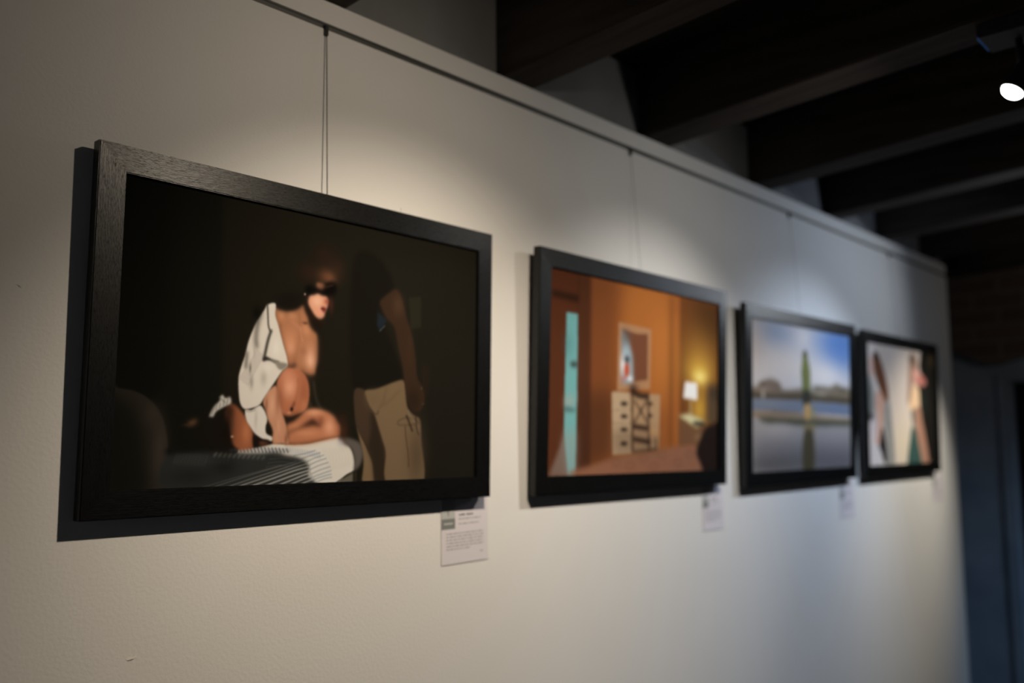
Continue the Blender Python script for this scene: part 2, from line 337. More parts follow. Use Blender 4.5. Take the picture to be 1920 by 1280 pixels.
('L',(40,36,28),0.002,1.0,0.0034,[0.5383,1.002,0.5655,0.9781,0.5905,0.9589]),
('L',(58,52,42),0.004,1.0,0.0053,[0.5951,0.9648,0.5961,1.0182]),
('L',(170,160,144),0.004,0.45,0.0026,[0.4941,0.8725,0.509,0.9061,0.513,0.9582]),
('L',(170,160,144),0.004,0.45,0.0026,[0.5038,0.8726,0.5182,0.9062,0.5203,0.9562]),
('L',(170,160,144),0.004,0.45,0.0026,[0.5135,0.8726,0.5274,0.9064,0.5278,0.9542]),
('L',(170,160,144),0.004,0.45,0.0026,[0.5232,0.8727,0.5366,0.9065,0.5352,0.9522]),
('L',(170,160,144),0.004,0.45,0.0027,[0.533,0.8727,0.5459,0.9067,0.5427,0.9502]),
('L',(170,160,144),0.004,0.45,0.0026,[0.5429,0.8728,0.5553,0.9068,0.5503,0.9482]),
('L',(170,160,144),0.004,0.45,0.0027,[0.5529,0.8728,0.5647,0.907,0.5578,0.9461]),
('L',(170,160,144),0.004,0.45,0.0027,[0.5629,0.8729,0.5742,0.9072,0.5655,0.9441]),
('L',(170,160,144),0.004,0.45,0.0027,[0.573,0.8729,0.5838,0.9073,0.5731,0.942]),
('L',(128,140,148),0.002,0.9,0.0036,[0.4284,1.0063,0.4713,0.9787,0.5243,0.9556]),
('L',(128,140,148),0.002,0.9,0.0037,[0.4499,1.0049,0.4853,0.9829,0.5246,0.969]),
('L',(128,140,148),0.002,0.9,0.0036,[0.4629,0.9703,0.4903,0.9537,0.5212,0.9413]),
('L',(128,140,148),0.002,0.9,0.0037,[0.4597,0.9534,0.4871,0.937,0.5151,0.9255]),
('L',(128,140,148),0.002,0.9,0.0037,[0.4566,0.938,0.4812,0.9222,0.5091,0.9105]),
('L',(128,140,148),0.002,0.9,0.0037,[0.4522,0.9233,0.4753,0.9092,0.5018,0.8985]),
('L',(128,140,148),0.002,0.9,0.0036,[0.4397,0.9104,0.4641,0.8998,0.4917,0.8892]),
('L',(128,140,148),0.002,0.9,0.0036,[0.4179,0.8992,0.4474,0.8923,0.4775,0.8805]),
('L',(128,140,148),0.002,0.9,0.0036,[0.4746,1.0026,0.5022,0.9873,0.5263,0.981]),
('P',(42,43,40),0.006,1.0,1,[0.1189,0.8883,0.1688,0.8807,0.2209,0.8772,0.2562,0.8815,0.2852,0.8886,0.3347,0.8892,0.3755,0.8897,0.3967,0.8989,0.4261,0.9065,0.4494,0.9215,0.4609,0.9454,0.4602,0.9746,0.4776,1.0137,0.3377,1.0113,0.1182,1.0038]),
('P',(20,20,16),0.008,0.9,1,[0.1184,0.8706,0.1865,0.8709,0.2417,0.8712,0.2753,0.8789,0.2515,0.8832,0.1801,0.8841,0.119,0.8916]),
('B',(24,26,24),0.7,0.2458,0.9355,0.0334,0.0304),
('B',(26,28,27),0.6,0.1712,0.9628,0.0498,0.0295),
('L',(36,44,58),0.003,0.95,0.0044,[0.2536,0.8726,0.2591,0.8843]),
('L',(36,44,58),0.003,0.95,0.0044,[0.2621,0.872,0.2677,0.8847]),
('L',(36,44,58),0.003,0.95,0.0044,[0.2707,0.8714,0.2764,0.8851]),
('L',(36,44,58),0.003,0.95,0.0045,[0.2794,0.8707,0.2851,0.8855]),
('L',(36,44,58),0.003,0.95,0.0044,[0.2881,0.8701,0.2939,0.886]),
('L',(36,44,58),0.003,0.95,0.0046,[0.2969,0.8694,0.3027,0.8864]),
('L',(36,44,58),0.003,0.95,0.0044,[0.3057,0.8688,0.3116,0.8869]),
('L',(36,44,58),0.003,0.95,0.0046,[0.3146,0.8681,0.3206,0.8873]),
('L',(36,44,58),0.003,0.95,0.0044,[0.3236,0.8675,0.3296,0.8877]),
('L',(36,44,58),0.003,0.95,0.0046,[0.3326,0.8682,0.3387,0.8882]),
('L',(36,44,58),0.003,0.95,0.0045,[0.3417,0.8689,0.3478,0.8886]),
('L',(36,44,58),0.003,0.95,0.0045,[0.3509,0.8697,0.357,0.8891]),
('L',(36,44,58),0.003,0.95,0.0047,[0.3601,0.8704,0.3662,0.8896]),
('L',(36,44,58),0.003,0.95,0.0046,[0.3694,0.8712,0.3755,0.8893]),
('L',(36,44,58),0.003,0.95,0.0047,[0.3788,0.8719,0.3849,0.8891]),
('L',(36,44,58),0.003,0.95,0.0047,[0.3882,0.8727,0.3943,0.8888]),
('L',(36,44,58),0.003,0.95,0.0045,[0.3976,0.8735,0.4038,0.8886]),
('L',(150,148,140),0.003,0.5,0.0027,[0.2584,0.8751,0.2633,0.8809]),
('L',(150,148,140),0.003,0.53,0.0027,[0.267,0.8744,0.272,0.8813]),
('L',(150,148,140),0.003,0.56,0.0027,[0.2756,0.8738,0.2807,0.8817]),
('L',(150,148,140),0.003,0.59,0.0027,[0.2843,0.8732,0.2894,0.8821]),
('L',(150,148,140),0.003,0.62,0.0028,[0.2931,0.8725,0.2982,0.8826]),
('L',(150,148,140),0.003,0.65,0.0027,[0.3019,0.8719,0.3071,0.883]),
('L',(150,148,140),0.003,0.6799999999999999,0.0028,[0.3107,0.8712,0.316,0.8834]),
('L',(150,148,140),0.003,0.71,0.0028,[0.3197,0.8706,0.325,0.8839]),
('L',(150,148,140),0.003,0.74,0.0028,[0.3286,0.8699,0.334,0.8843]),
('L',(150,148,140),0.003,0.77,0.0028,[0.3377,0.8707,0.3431,0.8847]),
('L',(150,148,140),0.003,0.8,0.0028,[0.3469,0.8714,0.3523,0.8852]),
('L',(150,148,140),0.003,0.83,0.0028,[0.3561,0.8722,0.3615,0.8856]),
('L',(150,148,140),0.003,0.86,0.0029,[0.3653,0.8729,0.3708,0.8861]),
('L',(150,148,140),0.003,0.89,0.0028,[0.3746,0.8737,0.3801,0.8858]),
('L',(150,148,140),0.003,0.9199999999999999,0.0029,[0.384,0.8744,0.3895,0.8855]),
('L',(150,148,140),0.003,0.95,0.0029,[0.3935,0.8752,0.399,0.8853]),
('L',(150,148,140),0.003,0.98,0.0029,[0.403,0.876,0.4085,0.885]),
('L',(112,124,140),0.003,0.75,0.0025,[0.4012,0.8677,0.4053,0.8864]),
('L',(112,124,140),0.003,0.75,0.0025,[0.4076,0.8692,0.4118,0.8883]),
('L',(112,124,140),0.003,0.75,0.0025,[0.414,0.8707,0.4182,0.8902]),
('L',(112,124,140),0.003,0.75,0.0025,[0.4205,0.8721,0.4247,0.892]),
('L',(112,124,140),0.003,0.75,0.0025,[0.4269,0.8736,0.4312,0.8939]),
('L',(112,124,140),0.003,0.75,0.0025,[0.4335,0.8751,0.4377,0.8958]),
('L',(112,124,140),0.003,0.75,0.0025,[0.44,0.8766,0.4443,0.8977]),
('L',(112,124,140),0.003,0.75,0.0025,[0.4466,0.8781,0.4509,0.8996]),
('L',(112,124,140),0.003,0.75,0.0026,[0.4532,0.8796,0.4575,0.9016]),
('L',(112,124,140),0.003,0.75,0.0026,[0.4598,0.8811,0.4641,0.9035]),
('L',(112,124,140),0.003,0.75,0.0026,[0.4664,0.8826,0.4708,0.9054]),
('L',(112,124,140),0.003,0.75,0.0025,[0.4731,0.8842,0.4775,0.9074]),
('L',(112,124,140),0.003,0.75,0.0026,[0.4798,0.8857,0.4843,0.9094]),
('L',(112,124,140),0.003,0.75,0.0026,[0.4866,0.8872,0.491,0.9113]),
('L',(150,152,144),0.004,0.85,0.0044,[0.2204,0.8996,0.2239,0.892,0.2274,0.8853]),
('L',(150,152,144),0.004,0.8099999999999999,0.0044,[0.2315,0.9008,0.2351,0.8931,0.2386,0.8868]),
('L',(150,152,144),0.004,0.77,0.0044,[0.2428,0.902,0.2464,0.8943,0.25,0.8882]),
('L',(150,152,144),0.004,0.73,0.0044,[0.2542,0.9032,0.2578,0.8955,0.2614,0.8897]),
('L',(150,152,144),0.004,0.69,0.0044,[0.2656,0.9044,0.2692,0.8966,0.2729,0.8912]),
('L',(150,152,144),0.004,0.6499999999999999,0.0044,[0.2772,0.9057,0.2808,0.8978,0.2846,0.8927]),
('L',(150,152,144),0.004,0.61,0.0044,[0.2888,0.9069,0.2925,0.899,0.2963,0.8943]),
('L',(150,152,144),0.004,0.57,0.0045,[0.3006,0.9081,0.3043,0.9003,0.3082,0.8958]),
('L',(150,152,144),0.004,0.53,0.0046,[0.3125,0.9094,0.3162,0.9015,0.3201,0.8974]),
('L',(150,152,144),0.004,0.49,0.0046,[0.3244,0.9107,0.3282,0.9027,0.3321,0.899]),
('L',(150,152,144),0.004,0.44999999999999996,0.0045,[0.3365,0.912,0.3403,0.904,0.3443,0.9005]),
('L',(74,78,74),0.004,0.7,0.003,[0.1307,0.9224,0.1383,0.8886]),
('L',(74,78,74),0.004,0.7,0.0029,[0.1381,0.9233,0.1457,0.889]),
('L',(74,78,74),0.004,0.7,0.003,[0.1455,0.9241,0.1532,0.8894]),
('L',(74,78,74),0.004,0.7,0.0029,[0.1529,0.925,0.1607,0.8898]),
('L',(74,78,74),0.004,0.7,0.003,[0.1604,0.9258,0.1682,0.8903]),
('L',(74,78,74),0.004,0.7,0.0029,[0.168,0.9267,0.1758,0.8907]),
('L',(74,78,74),0.004,0.7,0.003,[0.1755,0.9275,0.1834,0.8911]),
('L',(74,78,74),0.004,0.7,0.003,[0.1832,0.9284,0.1911,0.8915]),
('L',(74,78,74),0.004,0.7,0.003,[0.1908,0.9293,0.1988,0.892]),
('L',(74,78,74),0.004,0.7,0.0031,[0.1986,0.9301,0.2066,0.8924]),
('L',(64,68,66),0.004,0.6,0.0027,[0.2016,0.9242,0.2058,0.8977]),
('L',(64,68,66),0.004,0.6,0.0026,[0.2098,0.9245,0.2141,0.8979]),
('L',(64,68,66),0.004,0.6,0.0026,[0.2181,0.9247,0.2224,0.898]),
('L',(64,68,66),0.004,0.6,0.0026,[0.2264,0.9249,0.2308,0.8981]),
('L',(64,68,66),0.004,0.6,0.0027,[0.2348,0.9251,0.2392,0.8982]),
('L',(64,68,66),0.004,0.6,0.0027,[0.2432,0.9253,0.2477,0.8984]),
('L',(64,68,66),0.004,0.6,0.0027,[0.2517,0.9255,0.2562,0.8985]),
('L',(158,156,146),0.002,0.3,0.0023,[0.1947,1.0017,0.2682,0.9735,0.3362,0.9504,0.387,0.9325]),
('L',(158,156,146),0.002,0.4,0.003,[0.2243,1.0,0.2922,0.9712,0.3614,0.9442,0.4264,0.921]),
('L',(158,156,146),0.002,0.55,0.0037,[0.2524,1.0032,0.3267,0.9709,0.3925,0.9434,0.448,0.9178]),
('L',(158,156,146),0.002,0.75,0.0048,[0.2786,1.0029,0.3519,0.9719,0.4084,0.9474,0.4551,0.9289]),
('L',(158,156,146),0.002,0.85,0.0058,[0.3102,1.0036,0.375,0.9746,0.4218,0.9532,0.4608,0.94]),
('L',(158,156,146),0.002,0.9,0.006,[0.3451,1.0041,0.4011,0.9775,0.4354,0.9627,0.4652,0.9514]),
('L',(158,156,146),0.002,0.9,0.006,[0.3783,1.0048,0.4198,0.9837,0.4465,0.9704,0.4682,0.9621]),
('L',(158,156,146),0.002,0.9,0.0058,[0.4071,1.0052,0.4387,0.9881,0.4712,0.9732]),
('L',(158,156,146),0.002,0.9,0.0054,[0.4337,1.0059,0.4552,0.9943,0.477,0.9844]),
('L',(110,112,106),0.002,0.35,0.0021,[0.3555,0.9106,0.3995,0.9078,0.4345,0.9211]),
('L',(110,112,106),0.002,0.35,0.0021,[0.3507,0.9245,0.3867,0.9201,0.4185,0.9262]),
('L',(110,112,106),0.002,0.3,0.0021,[0.346,0.9384,0.3766,0.9322,0.4028,0.9365]),
('L',(110,112,106),0.002,0.3,0.0022,[0.368,0.8984,0.4073,0.9008,0.4425,0.9141]),
('P',(38,39,37),0.012,0.6,1,[0.3549,0.8894,0.3808,0.8915,0.3993,0.9007,0.4494,0.9178,0.4566,0.938,0.4346,0.9266,0.3865,0.9112,0.3553,0.9035]),
('P',(24,18,13),0.03,0.8,1,[0.2378,0.7286,0.2109,0.767,0.1891,0.8045,0.2137,0.8677,0.2655,0.8713,0.2728,0.7856]),
('P',(146,82,50),0.005,1.0,1,[0.2519,0.7217,0.2614,0.7213,0.2751,0.7354,0.2917,0.7642,0.3061,0.7986,0.3126,0.8298,0.3136,0.8688,0.2971,0.8757,0.2849,0.8783,0.2727,0.8714,0.2626,0.8543,0.2571,0.827,0.2491,0.793,0.2432,0.7523]),
('B',(22,17,12),0.9,0.2481,0.7999,0.0166,0.0816),
('B',(40,24,15),0.6,0.2525,0.745,0.012,0.024),
('B',(192,116,74),0.65,0.2955,0.8162,0.0123,0.0449),
('B',(196,156,124),0.7,0.2615,0.8321,0.0039,0.0048),
('P',(176,108,72),0.007,1.0,1,[0.3968,0.7912,0.415,0.7763,0.4334,0.7538,0.4494,0.7338,0.4686,0.727,0.4911,0.7304,0.5142,0.7415,0.5349,0.7634,0.5477,0.7895,0.55,0.816,0.5392,0.8332,0.5162,0.839,0.4936,0.8458,0.4603,0.8558,0.4063,0.8595,0.4007,0.8253]),
('B',(218,154,114),0.65,0.4717,0.7413,0.0253,0.0133),
('B',(226,160,122),0.65,0.5153,0.794,0.0173,0.0338),
('B',(208,138,98),0.5,0.4512,0.8174,0.0361,0.0147),
('B',(196,126,84),0.5,0.4235,0.7924,0.0162,0.0109),
('P',(52,30,20),0.008,0.9,1,[0.4557,0.7733,0.4694,0.7655,0.4925,0.793,0.4727,0.7898,0.4453,0.7956,0.4211,0.8077,0.4017,0.8203,0.4021,0.8145,0.4317,0.7959]),
('B',(110,60,40),0.5,0.4892,0.7723,0.0113,0.0186),
('B',(46,28,19),0.8,0.5495,0.7629,0.0177,0.0228),
('B',(60,34,22),0.85,0.5563,0.8083,0.0148,0.038),
('L',(110,64,42),0.006,0.6,0.005,[0.4049,0.8541,0.452,0.8504,0.4935,0.841,0.5333,0.8295]),
('P',(184,126,92),0.004,1.0,1,[0.3544,0.6587,0.3659,0.6499,0.3717,0.6754,0.3779,0.7182,0.3852,0.7466,0.3924,0.7751,0.3974,0.7966,0.4008,0.8289,0.4042,0.8584,0.3852,0.8563,0.3605,0.8549,0.3618,0.8151,0.3556,0.7904,0.3474,0.7694,0.3415,0.7377,0.334,0.7098,0.342,0.6774]),
('B',(140,86,58),0.6,0.3722,0.6969,0.0068,0.043),
('B',(220,166,130),0.5,0.3572,0.7192,0.0093,0.0463),
('B',(214,158,122),0.5,0.3761,0.8042,0.0083,0.0392),
('B',(120,70,46),0.6,0.3966,0.8397,0.0047,0.0216),
('B',(120,72,48),0.5,0.3431,0.7199,0.0041,0.0248),
('L',(150,96,70),0.004,0.6,0.0022,[0.3665,0.783,0.3737,0.8114,0.3782,0.8399]),
('L',(160,104,78),0.004,0.5,0.0022,[0.3808,0.7826,0.3802,0.8149,0.385,0.8505]),
('P',(26,18,13),0.005,1.0,1,[0.3131,0.8263,0.3282,0.8332,0.359,0.8471,0.3593,0.8563,0.334,0.8647,0.3146,0.8667]),
('P',(120,72,48),0.006,0.8,1,[0.3286,0.8489,0.3438,0.8506,0.3541,0.8542,0.334,0.8633]),
('P',(206,197,182),0.003,1.0,1,[0.2901,0.74,0.3059,0.7393,0.3254,0.7226,0.3345,0.731,0.3426,0.7518,0.3465,0.773,0.343,0.7978,0.3456,0.8207,0.36,0.8322,0.359,0.8471,0.3487,0.8418,0.3334,0.8373,0.3154,0.8193,0.3049,0.7986,0.2944,0.7746]),
('B',(170,160,146),0.5,0.3179,0.7703,0.0045,0.0385),
('P',(206,196,179),0.003,1.0,1,[0.3375,0.3614,0.3575,0.3548,0.3585,0.3971,0.368,0.4365,0.3802,0.4944,0.3922,0.5451,0.394,0.5747,0.3805,0.5968,0.3612,0.6397,0.3388,0.6894,0.3256,0.7205,0.3066,0.7329,0.289,0.7366,0.2791,0.7214,0.2738,0.6899,0.2713,0.6298,0.2776,0.5865,0.2852,0.5499,0.2933,0.4949,0.3101,0.4307,0.3286,0.3837]),
('L',(46,41,34),0.003,1.0,0.0051,[0.3365,0.3591,0.339,0.4009,0.3412,0.4367,0.3464,0.457]),
('L',(44,40,33),0.004,1.0,0.009,[0.3495,0.4505,0.3428,0.4816,0.3387,0.5091,0.3334,0.5515,0.3316,0.5636]),
('L',(52,47,39),0.008,1.0,0.009,[0.3146,0.4199,0.3115,0.4621,0.3108,0.4919,0.314,0.5211]),
('L',(60,54,46),0.006,1.0,0.007,[0.2899,0.5359,0.289,0.5653,0.2879,0.5946]),
('B',(16,14,10),0.95,0.3109,0.3966,0.0126,0.0268),
('P',(40,36,29),0.004,1.0,1,[0.3299,0.5632,0.3348,0.5469,0.3554,0.5575,0.3729,0.5637,0.3643,0.5692,0.3469,0.5614,0.3341,0.564]),
('P',(128,121,106),0.004,1.0,1,[0.3532,0.5577,0.3729,0.5637,0.3928,0.5677,0.3935,0.5783,0.3845,0.5898,0.3736,0.5908,0.3668,0.5824,0.3617,0.5694]),
('L',(138,128,118),0.003,0.75,0.002,[0.3158,0.5254,0.2948,0.5823,0.2732,0.6338]),
('L',(138,128,118),0.003,0.75,0.002,[0.3193,0.5291,0.2982,0.586,0.2774,0.6381]),
('L',(138,128,118),0.003,0.75,0.0021,[0.3227,0.5328,0.3016,0.5898,0.2816,0.6424]),
('L',(138,128,118),0.003,0.75,0.002,[0.3262,0.5366,0.305,0.5936,0.2858,0.6467]),
('L',(138,128,118),0.003,0.75,0.0021,[0.3297,0.5403,0.3084,0.5974,0.29,0.6511]),
('L',(138,128,118),0.003,0.75,0.0021,[0.3332,0.5441,0.3119,0.6012,0.2942,0.6554]),
('B',(140,130,118),0.7,0.3036,0.643,0.0054,0.0234),
('B',(150,141,128),0.5,0.3335,0.6258,0.0085,0.0266),
('B',(84,77,67),0.6,0.2992,0.5935,0.0033,0.0176),
('B',(166,156,142),0.6,0.3081,0.5337,0.0033,0.0235),
('B',(224,215,200),0.5,0.363,0.5151,0.0109,0.033),
('B',(218,209,194),0.5,0.3432,0.5863,0.0128,0.0178),
('L',(120,112,98),0.003,0.8,0.0028,[0.2911,0.7427,0.3011,0.7454,0.3158,0.7388]),
('L',(40,34,27),0.002,0.8,0.0027,[0.2881,0.7401,0.2895,0.7539]),
('P',(188,182,168),0.004,1.0,1,[0.2344,0.6906,0.2399,0.6995,0.2454,0.7008,0.2531,0.6969,0.2558,0.7181,0.2426,0.7291,0.2299,0.7399,0.2208,0.7498,0.2151,0.7669,0.2108,0.7653,0.2058,0.7655,0.2103,0.7468,0.2179,0.7279,0.2262,0.7156,0.2312,0.7017,0.2265,0.7026]),
('L',(70,64,54),0.003,0.8,0.0024,[0.2325,0.705,0.2423,0.7181]),
('L',(70,64,54),0.003,0.8,0.0024,[0.2224,0.7226,0.2207,0.743]),
('L',(70,64,54),0.003,0.8,0.0024,[0.2305,0.7188,0.2286,0.7359]),
('L',(70,64,54),0.003,0.8,0.0024,[0.2169,0.733,0.2107,0.7603]),
('L',(70,64,54),0.003,0.8,0.0024,[0.2395,0.7046,0.2378,0.7286]),
('L',(70,64,54),0.003,0.8,0.0024,[0.2489,0.7006,0.2448,0.7248]),
('P',(130,84,52),0.008,1.0,1,[0.1574,0.792,0.166,0.7818,0.177,0.7775,0.1794,0.7814,0.1729,0.7909,0.162,0.7968]),
('B',(60,44,30),0.6,0.1575,0.7952,0.0111,0.0053)],
[('F',(150,82,34)),
('P',(174,98,38),0.06,0.9,0,[0.404,-0.067,0.6779,-0.0114,0.6788,0.6766,0.5289,0.5912,0.3486,0.3379]),
('P',(120,64,31),0.05,0.8,0,[-0.0056,-0.0253,0.3552,-0.0562,0.3349,1.0009,0.0087,0.9885]),
('P',(186,106,42),0.05,0.7,0,[0.5482,0.2012,0.6725,0.1439,0.673,0.4877,0.5811,0.551]),
('P',(84,47,26),0.05,0.8,0,[0.1519,0.5972,0.3314,0.5682,0.3341,0.9063,0.1394,0.9934]),
('P',(86,44,25),0.006,1,0,[-0.0056,-0.0253,0.1502,-0.0106,0.1476,0.2197,0.1396,1.0098,0.009,1.0043]),
('P',(46,27,18),0.012,1,0,[0.0124,0.1106,0.1499,0.1132,0.1468,0.1478,0.0128,0.1393]),
('P',(66,36,23),0.012,0.75,0,[0.1407,-0.0085,0.2068,-0.0058,0.2171,0.9964,0.1411,0.9935]),
('P',(120,100,88),0.012,0.9,0,[0.0852,0.7892,0.0631,0.8621,0.0129,1.0005,0.1144,1.0047,0.1054,0.8134]),
('P',(104,168,166),0.004,1,0,[0.0861,0.2047,0.1414,0.2055,0.1435,0.6144,0.1413,1.0058,0.1061,1.0043,0.0835,0.7892,0.0836,0.5361]),
('P',(150,160,150),0.02,0.9,0,[0.083,0.6181,0.1333,0.615,0.1321,0.6565,0.0836,0.6671]),
('P',(58,84,82),0.01,0.9,0,[0.0836,0.6671,0.1357,0.677,0.1359,0.6894,0.0839,0.6875]),
('P',(58,96,100),0.03,0.6,0,[0.084,0.3048,0.106,0.3184,0.107,0.4015,0.0855,0.4206]),
('P',(52,60,56),0.01,1.0,1,[0.1077,0.4513,0.1381,0.4439,0.1384,0.469,0.1121,0.4674]),
('P',(140,150,144),0.03,0.7,0,[0.0835,0.7892,0.1403,0.7801,0.1413,1.0058,0.1061,1.0043]),
('P',(108,60,27),0.01,1,0,[0.7347,-0.0029,1.0414,0.0117,1.036,1.0074,0.7349,0.8648]),
('P',(76,48,24),0.08,0.9,0,[0.8166,-0.0036,1.0414,0.0117,1.0398,0.3133,0.8643,0.2133]),
('L',(104,58,24),0.02,0.8,0.0233,[0.6757,0.018,0.6769,0.8646]),
('L',(180,102,40),0.02,0.7,0.0213,[0.7096,0.1186,0.7102,0.8458]),
('B',(182,128,44),0.75,0.87,0.3723,0.1372,0.1884),
('B',(216,166,56),0.9,0.8698,0.4319,0.0863,0.0893),
('B',(255,226,118),0.9,0.8734,0.4564,0.0465,0.0417),
('B',(206,154,48),0.9,0.8693,0.6495,0.0611,0.118),
('P',(84,66,46),0.02,0.9,0,[0.9247,0.5022,1.0388,0.4937,1.0374,0.7442,0.924,0.7168]),
('B',(56,44,34),0.6,0.9745,0.544,0.0382,0.0506),
('P',(252,244,242),0.008,1,0,[0.7715,0.4913,0.8516,0.4948,0.8538,0.5912,0.76,0.583]),
('L',(196,170,116),0.01,0.9,0.0157,[0.8099,0.5888,0.8098,0.6861]),
('P',(112,74,46),0.01,1,0,[0.7292,0.6985,0.8511,0.7531,0.9116,0.7321,0.8991,0.8556,0.7293,0.8506]),
('B',(150,110,72),0.6,0.869,0.8067,0.0363,0.0235),
('P',(206,196,142),0.01,1,0,[0.7258,0.6862,0.7981,0.672,0.9178,0.715,0.8511,0.7531]),
('P',(46,36,26),0.01,1.0,1,[0.8274,0.7196,0.9056,0.7174,0.8994,0.7393,0.8393,0.7387]),
('P',(140,90,64),0.012,1.0,1,[0.1311,1.0054,0.27,0.9392,0.4103,0.9057,0.6355,0.8755,0.8038,0.8477,0.8628,0.8702,0.8928,0.9439,0.9229,1.038]),
('L',(112,68,48),0.008,0.7,0.0062,[0.4835,0.9219,0.4955,0.9069,0.524,0.9073,0.5364,0.9228,0.5242,0.9379,0.4957,0.9373,0.4835,0.9219]),
('L',(112,68,48),0.008,0.7,0.0064,[0.597,0.9056,0.6097,0.8901,0.6398,0.8904,0.6529,0.9063,0.6399,0.9219,0.6098,0.9214,0.597,0.9056]),
('L',(112,68,48),0.008,0.7,0.0066,[0.6947,0.9491,0.708,0.9334,0.7394,0.934,0.7531,0.9505,0.7395,0.9662,0.708,0.9654,0.6947,0.9491]),
('L',(112,68,48),0.008,0.7,0.0064,[0.5449,0.9682,0.5572,0.9532,0.5866,0.9539,0.5993,0.9698,0.5867,0.9849,0.5574,0.984,0.5449,0.9682]),
('L',(112,68,48),0.008,0.7,0.0061,[0.4049,0.9599,0.4164,0.9453,0.4438,0.9459,0.4558,0.9613,0.444,0.9759,0.4166,0.9751,0.4049,0.9599]),
('L',(112,68,48),0.008,0.7,0.006,[0.3288,0.9406,0.3399,0.9262,0.3663,0.9267,0.3778,0.9417,0.3665,0.9562,0.3401,0.9555,0.3288,0.9406]),
('L',(112,68,48),0.008,0.7,0.0067,[0.7737,0.9032,0.7875,0.8871,0.8201,0.8874,0.8343,0.904,0.8201,0.9202,0.7875,0.9197,0.7737,0.9032]),
('P',(34,25,21),0.012,1.0,1,[1.0375,0.7238,0.9737,0.7275,0.9116,0.7519,0.8725,0.8262,0.8485,0.8944,0.8746,0.9533,0.9229,1.038,1.0358,1.0427]),
('P',(172,122,80),0.004,1,0,[0.3591,0.2121,0.5503,0.2214,0.5453,0.5488,0.3542,0.571]),
('P',(116,68,44),0.005,1,0,[0.3787,0.2413,0.4159,0.2529,0.471,0.2587,0.5295,0.2504,0.5285,0.5014,0.3788,0.5313]),
('P',(150,172,178),0.014,1,0,[0.3787,0.2448,0.4162,0.3025,0.4385,0.3809,0.4453,0.5262,0.3768,0.5315]),
('P',(90,80,74),0.02,0.7,0,[0.3787,0.243,0.4258,0.2515,0.4164,0.3294,0.3822,0.3248]),
('B',(236,228,224),0.9,0.3858,0.4313,0.0156,0.0533),
('P',(196,76,44),0.008,1.0,1,[0.3955,0.4304,0.417,0.4237,0.4213,0.4726,0.4077,0.5006,0.3939,0.4839]),
('B',(44,44,46),0.9,0.4071,0.4023,0.0157,0.0197),
('B',(240,236,236),0.9,0.4274,0.5034,0.0138,0.0143),
('B',(190,90,80),0.7,0.3883,0.5066,0.0136,0.016),
('P',(180,150,114),0.004,1,0,[0.3249,0.5773,0.4278,0.5749,0.4396,0.8946,0.3341,0.902]),
('P',(172,134,94),0.004,1,0,[0.4278,0.5749,0.6089,0.5751,0.6012,0.8753,0.4347,0.8945]),
('P',(110,84,60),0.04,0.6,0,[0.3265,0.7769,0.6009,0.7721,0.6012,0.8873,0.3341,0.9063]),
('P',(50,38,28),0.006,1.0,1,[0.3795,0.6284,0.4105,0.6285,0.4106,0.6445,0.3796,0.646]),
('P',(50,38,28),0.006,1.0,1,[0.3799,0.6935,0.4109,0.6941,0.411,0.71,0.38,0.7111]),
('P',(50,38,28),0.006,1.0,1,[0.3804,0.7628,0.4113,0.7639,0.4114,0.7798,0.3805,0.7803]),
('P',(50,38,28),0.006,1.0,1,[0.3809,0.8354,0.4118,0.8371,0.4119,0.853,0.381,0.8529]),
('P',(60,44,30),0.006,1.0,1,[0.5342,0.6219,0.5602,0.6224,0.5603,0.6353,0.5342,0.6366]),
('P',(60,44,30),0.006,1.0,1,[0.5344,0.6859,0.5604,0.6867,0.5605,0.6996,0.5345,0.7005]),
('L',(120,96,72),0.004,0.7,0.0034,[0.3304,0.6728,0.4333,0.6665]),
('L',(120,96,72),0.004,0.7,0.0035,[0.3309,0.7404,0.4337,0.7359]),
('L',(120,96,72),0.004,0.7,0.0035,[0.3315,0.8079,0.4341,0.8052]),
('L',(44,28,20),0.008,0.9,0.0142,[0.4396,0.5697,0.4455,0.8902]),
('L',(44,28,20),0.008,0.9,0.0146,[0.535,0.5725,0.5425,0.8822]),
('L',(44,28,20),0.008,0.9,0.032,[0.4327,0.5612,0.4727,0.5855,0.5351,0.5908]),
('L',(44,28,20),0.008,0.9,0.0107,[0.4518,0.6156,0.4883,0.666,0.5315,0.7324]),
('L',(44,28,20),0.008,0.9,0.0109,[0.5289,0.6113,0.4883,0.675,0.4525,0.739]),
('L',(44,28,20),0.008,0.9,0.0267,[0.4437,0.7526,0.5399,0.7641]),
('L',(44,28,20),0.008,0.9,0.0249,[0.449,0.8192,0.5506,0.8368]),
('L',(44,28,20),0.008,0.9,0.011,[0.5819,0.8092,0.5874,0.8734]),
('L',(44,28,20),0.008,0.9,0.0107,[0.4494,0.8858,0.5927,0.8734]),
('B',(60,40,30),0.7,0.4475,0.5512,0.0301,0.0269),
('B',(196,140,84),0.5,0.5713,0.7818,0.0317,0.0275)],
[('F',(176,176,186)),
('B',(126,146,184),0.85,0.2248,0.0806,0.1988,0.1134),
('B',(66,110,186),1.0,0.898,0.0734,0.3039,0.1865),
('B',(66,110,186),0.6,0.9261,0.1588,0.2064,0.1477),
('B',(196,190,190),0.8,0.2575,0.2864,0.2934,0.1394),
('B',(198,196,200),0.7,0.7151,0.3314,0.2067,0.104),
('B',(190,190,196),0.6,0.4882,0.0745,0.0804,0.0824),
('B',(170,160,160),0.6,0.0504,0.1618,0.0795,0.1429),
